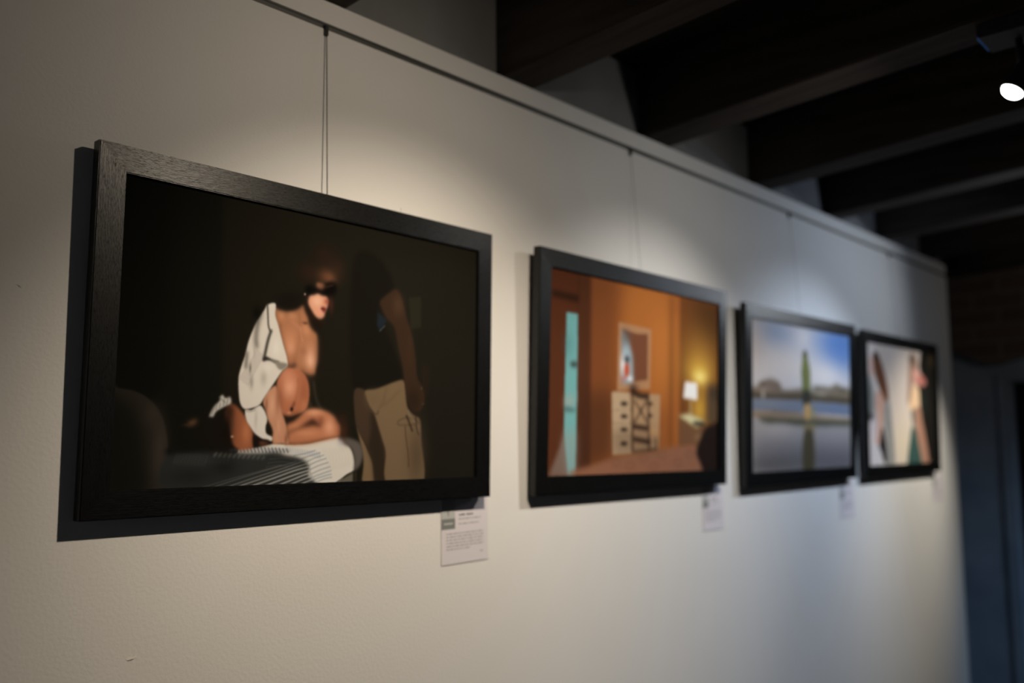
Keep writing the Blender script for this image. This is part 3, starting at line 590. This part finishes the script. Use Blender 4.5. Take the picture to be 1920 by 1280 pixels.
('P',(112,98,88),0.014,1.0,1,[0.0026,0.4579,0.0468,0.447,0.1035,0.4098,0.1729,0.3881,0.2556,0.4084,0.2852,0.4502,0.3654,0.4501,0.4809,0.4391,0.4924,0.5199,0.0127,0.5276]),
('P',(108,98,84),0.014,1.0,1,[0.5334,0.4544,0.615,0.4315,0.6991,0.4079,0.7707,0.4084,0.8448,0.3799,0.9193,0.4045,1.059,0.4264,1.0557,0.5362,0.5452,0.5269]),
('P',(66,60,46),0.014,0.9,1,[0.0023,0.491,0.1947,0.4939,0.4802,0.4753,1.0572,0.4863,1.0557,0.5362,0.4793,0.5205,0.0019,0.524]),
('B',(150,136,128),0.5,0.1143,0.4514,0.0694,0.0253),
('B',(160,150,146),0.5,0.6699,0.4565,0.0708,0.028),
('B',(70,66,56),0.6,0.629,0.4214,0.0558,0.0205),
('B',(70,66,56),0.6,0.9189,0.4192,0.0617,0.0215),
('B',(76,70,58),0.6,0.1033,0.4267,0.0297,0.0186),
('B',(190,190,186),0.7,0.108,0.4981,0.0137,0.0337),
('P',(98,112,138),0.006,1,0,[0.0019,0.524,0.4793,0.5187,1.0558,0.5312,1.0531,0.6208,0.4776,0.6035,0.0009,0.6023]),
('B',(118,126,142),0.6,0.1939,0.5496,0.1824,0.0213),
('B',(74,100,146),0.6,0.8548,0.5626,0.1844,0.0289),
('P',(134,134,142),0.006,1,0,[0.0004,0.6475,1.0518,0.6655,1.0399,1.0597,-0.0038,1.0068]),
('P',(72,75,88),0.09,0.95,0,[-0.0017,0.8277,1.0458,0.8633,1.0399,1.0597,-0.0038,1.0068]),
('B',(72,74,78),0.5,0.1879,0.949,0.244,0.0506),
('B',(156,152,156),0.5,0.2505,0.7199,0.1989,0.0515),
('P',(128,112,98),0.008,1.0,1,[0.0009,0.6064,0.1932,0.5966,0.4645,0.6065,0.6522,0.6155,1.0527,0.6357,1.0516,0.6705,0.6508,0.6758,0.4373,0.6786,0.1342,0.6616,0.0005,0.6393]),
('P',(64,68,56),0.014,1.0,1,[0.0778,0.6459,0.3123,0.6498,0.6513,0.6545,1.0519,0.6606,1.0512,0.6854,0.7064,0.6938,0.437,0.692,0.2874,0.6763,0.134,0.6785]),
('L',(80,70,62),0.004,0.7,0.0068,[0.1814,0.6029,0.4646,0.6038]),
('L',(170,160,150),0.01,0.6,0.0093,[0.6521,0.6201,0.9132,0.6267]),
('P',(84,84,64),0.008,1.0,1,[0.4834,0.1846,0.5063,0.1621,0.5285,0.18,0.5303,0.2211,0.4852,0.2254]),
('P',(106,114,64),0.008,1.0,1,[0.4855,0.2117,0.5279,0.2076,0.5482,0.2609,0.5605,0.3151,0.561,0.4162,0.5544,0.4716,0.4802,0.4753,0.4755,0.3851,0.4676,0.3223,0.4739,0.2674]),
('P',(84,92,50),0.012,0.7,1,[0.4769,0.3125,0.4966,0.3109,0.4989,0.4562,0.4804,0.4662]),
('P',(52,54,50),0.012,1.0,1,[0.4779,0.4573,0.5575,0.4531,0.5501,0.5468,0.4839,0.5492]),
('P',(176,138,76),0.008,1.0,1,[0.4984,0.5487,0.5555,0.5493,0.5508,0.6407,0.503,0.6417]),
('B',(130,130,70),0.7,0.584,0.5988,0.0191,0.0458),
('P',(120,106,72),0.014,0.8,1,[0.4969,0.6824,0.5958,0.6811,0.5874,0.7544,0.4955,0.7544]),
('P',(66,62,46),0.014,0.95,1,[0.4904,0.7454,0.5835,0.7453,0.5887,1.0005,0.4775,0.9956])],
[('F',(196,180,162)),
('B',(208,188,146),0.7,0.4714,0.856,0.1817,0.2753),
('P',(26,24,20),0.012,1,0,[0.8017,-0.0494,1.1219,-0.0551,1.0927,1.0772,0.8516,1.0664,0.7818,0.7156,0.7446,0.4256,0.7072,0.3113,0.8066,0.2558,0.7592,0.1517]),
('B',(84,66,40),0.8,0.9822,0.0515,0.076,0.0813),
('B',(30,44,40),0.6,0.8144,0.4419,0.054,0.1469),
('P',(88,90,78),0.03,0.8,1,[0.0105,0.2427,0.0833,0.3689,0.1048,0.5438,0.074,0.5973,0.0035,0.599]),
('P',(30,26,24),0.014,1.0,1,[0.0042,0.5817,0.1023,0.6053,0.0869,0.6319,0.0025,0.6249]),
('P',(190,145,122),0.014,1.0,1,[0.0429,0.1347,0.1007,0.1156,0.1256,0.2155,0.1013,0.2795,0.0447,0.2662]),
('P',(104,60,36),0.01,1.0,1,[0.0946,0.0896,0.1311,0.0813,0.1737,0.1127,0.2221,0.1982,0.2626,0.3036,0.2883,0.4108,0.2781,0.4702,0.2177,0.4729,0.1698,0.3815,0.1223,0.2956,0.0933,0.1917]),
('P',(48,36,28),0.012,1.0,1,[0.0976,0.0849,0.1527,0.088,0.1656,0.1315,0.1141,0.1409]),
('P',(190,140,112),0.008,1.0,1,[0.1251,0.4018,0.1838,0.3985,0.2284,0.4679,0.217,0.5937,0.1986,0.6743,0.1761,0.7542,0.1362,0.8332,0.0862,0.8239,0.112,0.7192,0.1243,0.596,0.1067,0.4997]),
('P',(176,160,152),0.014,0.8,1,[0.052,0.6152,0.1229,0.6312,0.1012,0.8066,0.0652,0.815]),
('P',(180,172,162),0.01,1.0,1,[0.0504,0.8321,0.15,0.851,0.2112,0.9671,0.2082,1.0377,0.0424,1.0303]),
('P',(34,30,29),0.008,1.0,1,[0.1934,0.6921,0.2275,0.7631,0.2457,0.8614,0.2477,0.9861,0.2038,0.9668,0.1635,0.8776,0.1431,0.8421]),
('P',(110,112,104),0.02,0.75,1,[0.2321,0.4857,0.3034,0.4827,0.3359,0.718,0.3544,0.99,0.307,1.0152,0.2552,0.9864,0.2425,0.7632,0.209,0.6741]),
('L',(60,56,50),0.008,0.7,0.0081,[0.2969,0.6279,0.3318,0.8086,0.339,0.9894]),
('P',(140,100,76),0.02,0.85,1,[0.6083,0.0785,0.6611,0.0394,0.7199,0.0674,0.741,0.163,0.6671,0.2561,0.6365,0.3542,0.6054,0.4702,0.5636,0.4719,0.5809,0.2909]),
('P',(60,46,36),0.02,0.8,1,[0.6175,0.0632,0.6692,0.0483,0.6842,0.0904,0.6313,0.1243]),
('P',(190,124,104),0.01,1.0,1,[0.663,0.1697,0.7403,0.1777,0.7914,0.2078,0.8601,0.2619,0.8488,0.3022,0.7679,0.3172,0.6986,0.3099,0.65,0.2574]),
('B',(150,60,50),0.7,0.7972,0.2663,0.0538,0.0394),
('B',(214,160,146),0.6,0.7036,0.2147,0.0524,0.0389),
('P',(214,174,126),0.01,1.0,1,[0.655,0.3243,0.7408,0.3335,0.7534,0.4251,0.7482,0.5224,0.6612,0.5368,0.5774,0.5281,0.6157,0.4317]),
('P',(48,80,72),0.012,1.0,1,[0.6285,0.6785,0.6861,0.7161,0.7232,0.8311,0.7631,1.0625,0.543,1.0526,0.5901,0.7732]),
('P',(158,110,84),0.01,1.0,1,[0.6612,0.5368,0.7575,0.5124,0.787,0.6185,0.8251,0.7349,0.8693,0.9111,0.8877,1.068,0.7982,1.064,0.7375,0.8889,0.6932,0.7448]),
('P',(90,90,78),0.014,0.8,1,[0.6099,0.546,0.6693,0.5442,0.6624,0.6781,0.6369,0.6784])]]

# ------------------------------------------------------------------ setting
XE = 4.6                                     # end wall
RZ0, RZ1, TOP = ZO + .648, ZO + .659, ZO + .695
bm = bmesh.new(); box(bm, (-2.6, 0, 0), (3.815, .14, RZ0)); wall = tag(obj('wall_left', bm, m_wall), kind='structure')
def wall_mark(x, z, pts, m):                       # small flaws in the paint, one with its shade drawn in
    bm = bmesh.new(); prism(bm, [(x + a, ZO + z + b) for a, b in pts], -.0002, .001); return obj('paint_chip_and_shade', bm, m, wall)
wall_mark(.543, -.262, [(-.006, 0), (-.002, .0022), (.003, .001), (.0075, .0026), (.007, .0004), (.001, -.001), (-.004, -.0016)], m_chip)
wall_mark(.543, -.2635, [(-.004, 0), (.002, .0008), (.005, .0004), (.001, -.001), (-.004, -.0008)], m_ink)  # painted shade under the pale flaw
wall_mark(.391, .187, [(-.0025, .0014), (.001, 0), (.003, -.0022), (.0002, -.0012)], m_ink)
wall_mark(.975, .385, [(0, .006), (.0008, .006), (.0012, -.004), (.0006, -.005)], m_ink)
bm = bmesh.new(); box(bm, (-2.6, .009, RZ0), (3.815, .14, RZ1)); box(bm, (-2.6, 0, RZ1), (3.815, .14, TOP)); tag(obj('trim_1', bm, m_wall), kind='structure')
bm = bmesh.new(); box(bm, (-2.6, .018, TOP), (3.815, .14, ZO + 1.1)); tag(obj('wall_upper', bm, m_upper), kind='structure')
bm = bmesh.new(); box(bm, (-2.6, -5.2, -.1), (XE + .9, .9, 0)); tag(obj('floor', bm, m_floor), kind='structure')
bm = bmesh.new(); prism(bm, [(.9, ZO + .80), (-5.2, ZO + .87 + .064 * 5.2), (-5.2, ZO + 1.3), (.9, ZO + 1.2)], -2.6, XE + .9, 'x'); tag(obj('ceiling', bm, m_ceil), kind='structure')
bm = bmesh.new(); box(bm, (-2.7, -5.2, 0), (-2.6, .9, ZO + 1.2)); tag(obj('wall_near', bm, m_room), kind='structure')
bm = bmesh.new(); box(bm, (-2.6, -5.3, 0), (XE + .9, -5.2, ZO + 1.2)); tag(obj('wall_right', bm, m_room), kind='structure')
bm = bmesh.new(); box(bm, (3.815, .60, 0), (XE + .9, .75, ZO + 1.2)); tag(obj('wall_recess', bm, m_room), kind='structure')

# end wall: plaster with a doorway, rough brick arch above
DZ, D0, D1 = ZO + .268, .005, -.95           # doorway head and sides
bm = bmesh.new()
box(bm, (XE, D0, 0), (XE + .25, .60, ZO + 1.2)); box(bm, (XE, D1, DZ), (XE + .25, D0, ZO + 1.2)); box(bm, (XE, -5.2, 0), (XE + .25, D1, ZO + 1.2))
tag(obj('wall_end', bm, m_end), kind='structure')
edge = [(.60, .52), (.40, .475), (.30, .452), (.226, .425), (.17, .40), (.123, .378), (.08, .352), (.039, .334), (.01, .343), (-.022, .352), (-.078, .366), (-.16, .40), (-.3, .44), (-.5, .46), (-.7, .45), (-.95, .40), (-1.3, .36), (-2, .35)]
low = []
for (y0, z0), (y1, z1) in zip(edge, edge[1:]):
    n = max(1, int(abs(y1 - y0) / .03))
    for k in range(n):
        s = k / n; low.append((y0 + (y1 - y0) * s, ZO + z0 + (z1 - z0) * s + random.uniform(-.007, .007)))
low.append((-2, ZO + .35))
bm = bmesh.new(); prism(bm, [(-2, ZO + 1.2), (.60, ZO + 1.2)] + low, XE - .05, XE - .002, 'x')
tag(obj('wall_end_brick', bm, m_brick), kind='structure')
bm = bmesh.new(); box(bm, (XE - .012, D0, 0), (XE + .02, D0 + .035, DZ + .03), .003); box(bm, (XE - .012, D1 - .035, 0), (XE + .02, D1, DZ + .03), .003); box(bm, (XE - .012, D1, DZ), (XE + .02, D0, DZ + .03), .003)
tag(obj('trim_2', bm, m_end), kind='structure')
d = empty('door_1', (XE + .12, (D0 + D1) / 2, 0)); tag(d, kind='structure')
bm = bmesh.new(); box(bm, (0, -.47, .005), (.045, .47, DZ - .003), .003); obj('door_leaf', bm, m_door, d)
bm = bmesh.new(); tube(bm, (0, -.40, 1.02), (-.05, -.40, 1.02), .008); tube(bm, (-.045, -.40, 1.02), (-.045, -.29, 1.02), .008); obj('door_handle', bm, m_hook, d, True)

# ------------------------------------------------------------------ ceiling beams
FAR = [-.10, .385, .860, 1.318, 1.808, 2.322, 2.793, 3.225, 3.665, 4.13]
NEAR = [x - w for x, w in zip(FAR, (.10, .10, .10, .093, .108, .097, .093, .095, .095, .095))]
BL = ['dark timber ceiling beam nearest the camera, above and left of the largest framed photograph',
      'dark timber ceiling beam overhead left of the wire holding the bed photograph',
      'dark timber ceiling beam whose end shows at the top edge above the bed photograph',
      'dark timber ceiling beam meeting the wall between the bed photograph and the orange room photograph',
      'dark timber ceiling beam carrying the lit spotlight at right, above the orange room photograph',
      'dark timber ceiling beam just beyond the lit spotlight, passing below it in the photo',
      'dark timber ceiling beam meeting the wall above the lake photograph',
      'dark timber ceiling beam meeting the wall above the gap between lake and farthest photograph',
      'dark timber ceiling beam above the farthest framed photograph',
      'dark timber ceiling beam farthest away, beside the brick wall']
for i, (n_, f_) in enumerate(zip(NEAR, FAR)):
    b = empty('ceiling_beam', ((n_ + f_) / 2, 0, TOP)); h = (f_ - n_) / 2
    tag(b, BL[i], 'beam', 'dark ceiling beams')
    y1 = .017 if f_ < 3.8 else .59
    bm = bmesh.new()
    z = lambda y: -.064 * y + .001
    vs = []
    for x in (-h, h):
        for y in (y1, -5.19):
            vs += [bm.verts.new((x, y, z(y))), bm.verts.new((x, y, z(y) + .17))]
    for q in ((0, 1, 3, 2), (4, 6, 7, 5), (0, 4, 5, 1), (2, 3, 7, 6), (0, 2, 6, 4), (1, 5, 7, 3)): bm.faces.new([vs[k] for k in q])
    bmesh.ops.bevel(bm, geom=[e for e in bm.edges], offset=.004, segments=2, affect='EDGES')
    m = obj('ceiling_beam', bm, m_beam)
    C.objects.unlink(m); me = m.data; bpy.data.objects.remove(m); loc = b.location.copy(); bpy.data.objects.remove(b)
    m = bpy.data.objects.new('ceiling_beam', me); C.objects.link(m); m.location = loc
    tag(m, BL[i], 'beam', 'dark ceiling beams')

# ------------------------------------------------------------------ picture rail set in the groove, and what hangs from it
bm = bmesh.new()
box(bm, (-2.59, .004, RZ0 + .0005), (3.81, .0085, RZ1 - .0005)); box(bm, (-2.59, .0005, RZ0 + .0005), (3.81, .004, RZ0 + .0025)); box(bm, (-2.59, .0015, RZ1 - .002), (3.81, .004, RZ1 - .0005))
tag(obj('picture_rail', bm, m_rail), 'thin grey metal picture rail running along the top of the white wall', 'picture rail')

M = .03509                                   # width of the moulding
T = .025                                     # front face off the wall
FR = [  # left x, top z, tilt, turn, width, height
    (.46331, .37430, .01225, .00426, .7000, .46413),
    (1.28328, .36888, .03400, .00520, .6999, .46650),
    (2.07845, .35311, .03500, -.00333, .6917, .46300),
    (2.84321, .35158, .02582, -.00268, .7013, .46150)]
FL = ['black wooden frame with dark photograph of a woman in white towel on a striped bed',
      'black wooden frame with photograph of orange bedroom, dresser and glowing table lamp',
      'black wooden frame with photograph of green draped figure standing by a lake under blue sky',
      'black wooden frame with blurred photograph of two women before a pale wall, farthest along']
RES = [(760, 484), (360, 230), (220, 140), (200, 128)]
GAIN = [(.94, .88, .76), (.88, .85, .78), (.68, .76, .88), (.70, .69, .63)]
SAT = [.92, .88, .76, .78]
for k, (x, zt, th, rot, W, H) in enumerate(FR):
    f = empty('framed_picture'); tag(f, FL[k], 'picture frame', 'black framed photographs on the white wall')
    f.matrix_world = Matrix.Translation((x + W / 2, -.0005, ZO + zt - H * math.cos(th))) @ Matrix.Rotation(th, 4, 'X') @ Matrix.Translation((0, 0, H / 2)) @ Matrix.Rotation(rot, 4, 'Y') @ Matrix.Translation((0, 0, -H / 2))
    w = W / 2
    sides = [('top_rail', m_grain_h, [(-w, H), (w, H), (w - M, H - M), (-w + M, H - M)]), ('bottom_rail', m_grain_h, [(-w, 0), (w, 0), (w - M, M), (-w + M, M)]),
             ('side_rail', m_grain_v, [(-w, 0), (-w, H), (-w + M, H - M), (-w + M, M)]), ('side_rail', m_grain_v, [(w, 0), (w, H), (w - M, H - M), (w - M, M)])]
    for nm, mt, poly in sides:
        bm = bmesh.new(); prism(bm, poly, -.008, -T)
        bmesh.ops.bevel(bm, geom=[e for e in bm.edges if all(abs(v.co.y + T) < 1e-5 for v in e.verts) and abs(abs(e.verts[0].co.x - e.verts[1].co.x) - abs(e.verts[0].co.z - e.verts[1].co.z)) > 1e-4], offset=.0012, segments=2, affect='EDGES')
        obj(nm, bm, mt, f)
    bm = bmesh.new(); box(bm, (-w + .012, -.014, .012), (w - .012, -.0012, H - .012)); obj('backing_board', bm, m_back, f)
    p = make_print(ART[k], RES[k][0], RES[k][1], W - 2 * M, H - 2 * M, GAIN[k], f, T - .006, SAT[k])
    p.location = (0, 0, M)
    # hanging wire from the rail to the top of the frame's back
    xc = (.8171, 1.6406, 2.4247, x + W / 2)[k]; zf = ZO + zt - .012; yf = -.011 - H * math.sin(th)
    wire = empty('hanging_wire', (xc, -.004, RZ0)); tag(wire, ['steel hanging wire running from rail to the frame with the bed photograph', 'steel hanging wire running from rail to the orange bedroom photograph', 'steel hanging wire running from rail to the lake photograph', 'steel hanging wire running from rail to the farthest photograph of two women'][k], 'wire', 'hanging wires on the picture rail')
    bm = bmesh.new(); tube(bm, (0, 0, -.004), (0, yf + .004 + .004, zf - RZ0 + .016), (.0008, .0004, .0004, .0004)[k]); obj('cable', bm, m_wire, wire, True)
    bm = bmesh.new(); box(bm, (-.0028, -.0020, -.012), (.0028, .0030, .004), .0006); box(bm, (-.0020, .0030, -.001), (.0020, .0046, .007)); obj('rail_hook', bm, m_hook, wire)

# ------------------------------------------------------------------ caption cards
CARDS = [(1.069, 1.181, -.2015, -.089), (1.909, 2.003, -.207, -.105), (2.696, 2.798, -.226, -.118), (3.520, 3.622, -.218, -.115)]
for k, (x0, x1, z0, z1) in enumerate(CARDS):
    cw, ch = x1 - x0, z1 - z0
    c = empty('caption_sign', (x0 + cw / 2, -.0004, ZO + z0)); tag(c, 'lilac white printed caption card on the wall under the ' + ['frame with the bed photograph', 'orange bedroom photograph', 'lake photograph', 'farthest photograph of two women'][k], 'caption card', 'caption cards below the frames')
    c.rotation_euler = (0, (-.012, .004, 0, 0)[k], 0)
    q = lambda u, v: (-cw / 2 + u * cw, ch * (1 - v))
    def quad(bm, u0, v0, u1, v1, y):
        (a, b), (a2, b2) = q(u0, v0), q(u1, v1)
        bm.faces.new([bm.verts.new(P) for P in ((a, y, b), (a2, y, b), (a2, y, b2), (a, y, b2))])
    bm = bmesh.new(); box(bm, (-cw / 2, -.0012, 0), (cw / 2, 0, ch)); obj('card', bm, m_paper, c)
    bm = bmesh.new(); quad(bm, 0, .02, .285, .325, -.0014); obj('number_panel', bm, m_tag, c)
    bm = bmesh.new(); quad(bm, 0, .325, .285, .48, -.0014); lg = obj('logo_panel', bm, m_tag2, c)
    bm = bmesh.new(); quad(bm, .05, .385, .235, .41, -.0016); obj('logo_lettering', bm, m_tag, lg)
    bm = bmesh.new(); quad(bm, .13, .205, .155, .285, -.0016); quad(bm, .11, .215, .14, .228, -.0016); obj('numeral', bm, m_ink, c)
    bm = bmesh.new(); u = .37
    for wl in (.018, .022, .016, .024, .016, -.02, .028, .018, .020, .016, .022):
        if wl > 0: quad(bm, u, .262 + random.uniform(0, .008), u + wl, .292, -.0014)
        u += abs(wl) + .008
    obj('heading', bm, m_bold, c)
    bm = bmesh.new(); rnd = random.Random(7 + k)
    rows = [(.335, .36, .84), (.408, .36, .80)] + [(.545 + .046 * i, .10, .90) for i in range(5)] + [(.775, .10, .62), (.85, .82, .90)]
    for v, a, b in rows:
        u = a
        while u < b - .01:
            l = min(rnd.choice((.03, .045, .06, .08, .1)), b - u); quad(bm, u, v, u + l, v + .013, -.0014); u += l + .018
    obj('small_print', bm, m_ink, c)

# ------------------------------------------------------------------ spotlights under the beams
LP = [(.870, -.74, .62), (1.765, -.742, .620), (2.745, -.74, .62), (3.60, -.74, .62)]
AIM = [(1.0, 0, -.23), (1.70, 0, -.16), (2.46, 0, -.24), (3.30, 0, -.22)]
LENS = [(.96, 0, -.16), (1.50, -.35, -.10), (2.50, 0, -.02), (3.30, 0, -.10)]
SL = ['black ceiling spotlight above the bed photograph', 'lit black spotlight with round white lens under the beam at the right edge',
      'black ceiling spotlight above the lake photograph', 'black ceiling spotlight above the farthest photograph']
for k in range(4):
    px, py, pz = LP[k]; under = .695 - .064 * py
    s = empty('spotlight', (px, py, ZO + under)); tag(s, SL[k], 'spotlight', 'spotlights under the beams')
    bm = bmesh.new(); box(bm, (-.045, -.042, -.026), (.045, .042, .0), .003); cn = obj('mounting_box', bm, m_case, s)
    bm = bmesh.new(); box(bm, (-.04, .041, -.0265), (.03, .0425, -.0225)); obj('glint_strip', bm, m_glint, cn)  # thin strip carrying the painted blue glint
    d = (Vector(LENS[k]) - Vector(LP[k])).normalized(); L = Vector((0, 0, pz - under))
    R = d.to_track_quat('Z', 'Y').to_matrix().to_4x4(); MM = Matrix.Translation(L) @ R
    piv = MM @ Vector((0, 0, -.03))
    bm = bmesh.new(); tube(bm, (piv.x, piv.y, -.024), piv, .006); obj('stem', bm, m_case, s, True)
    bm = bmesh.new(); lathe(bm, [(.012, -.062), (.018, -.058), (.019, -.04), (.0222, -.006), (.0222, .001), (.0196, .001), (.0196, -.004)], MM); hd = obj('lamp_head', bm, m_case, s, True)
    bm = bmesh.new(); lathe(bm, [(.0192, -.003), (.0188, .002), (.016, .007), (.0105, .0105), (.004, .012)], MM); obj('lens', bm, m_lens, hd, True)

def spot(name, loc, aim, W, col, size, blend, rad):
    l = bpy.data.lights.new(name, 'SPOT'); l.energy = W; l.color = col; l.spot_size = math.radians(size); l.spot_blend = blend; l.shadow_soft_size = rad
    o = bpy.data.objects.new(name, l); C.objects.link(o); d = (Vector(aim) - Vector(loc)).normalized()
    o.location = Vector(loc) + d * .03 + Vector((0, 0, ZO)); o.rotation_euler = d.to_track_quat('-Z', 'Y').to_euler()
    return o
WARM, NEUT, COOL = (1, .845, .65), (1, .95, .87), (.66, .79, 1.0)
COLS = [WARM, NEUT, COOL, (1, .92, .78)]
POW = [33, 23.5, 27, 41]
SIZE = [90, 85, 87, 60]
for k in range(4):
    spot('beam_light', LP[k], AIM[k], POW[k], COLS[k], SIZE[k], 1.0, .010)
    spot('beam_spill', LP[k], (LP[k][0] if k < 3 else 2.45, 0, LP[k][2] - .30), POW[k] * (.165, .15, .16, .22)[k], (COLS[k], COLS[k], COLS[k], (.84, .91, 1))[k], (120, 116, 136, 96)[k], 1.0, .012)
# daylight from a window low beyond the corner, cool and faint; unseen fill lights added to lift the shadows and the brick
spot('window_daylight', (3.3, -2.6, -.2), (XE, .12, -1.0), 60, (.42, .66, 1.0), 44, 1.0, .3)
spot('room_fill', (1.2, -2.6, .5), (1.2, -5.2, -.1), 9, (.86, .93, 1.0), 130, 1.0, .1)
spot('room_fill', (3.6, -2.6, .5), (3.9, -5.2, -.1), 5, (.86, .93, 1.0), 130, 1.0, .1)
spot('room_fill', (-.8, -2.4, .4), (-2.6, -1.2, -.2), 62, (.88, .94, 1.0), 120, 1.0, .1)
spot('room_fill', (2.2, -3.4, .3), (XE, -.2, .55), 24, (1, .9, .8), 40, 1.0, .1)

w = bpy.data.worlds.new('dim_room'); bpy.context.scene.world = w; w.use_nodes = True
w.node_tree.nodes['Background'].inputs[0].default_value = (.75, .85, 1, 1); w.node_tree.nodes['Background'].inputs[1].default_value = .02

# ------------------------------------------------------------------ camera
r = Vector((.6740677775, -.7386461156, -.0058776797)); u = Vector((-.0780598514, -.0791432879, .9938022941)); fw = Vector((.7345333831, .6694312928, .1110065462))
cam = bpy.data.cameras.new('camera'); co = bpy.data.objects.new('camera', cam); C.objects.link(co)
co.matrix_world = Matrix(((r.x, u.x, -fw.x, 0), (r.y, u.y, -fw.y, -1.1376967917), (r.z, u.z, -fw.z, ZO), (0, 0, 0, 1)))
cam.sensor_fit = 'HORIZONTAL'; cam.sensor_width = 36; cam.lens = 1712.015 / 1920 * 36
cam.dof.use_dof = True; cam.dof.focus_distance = 1.20; cam.dof.aperture_fstop = 1.9; cam.dof.aperture_blades = 0
cam.clip_start = .02
bpy.context.scene.camera = co
vs = bpy.context.scene.view_settings; vs.view_transform = 'Standard'; vs.look = 'None'; vs.exposure = 0; vs.gamma = 1
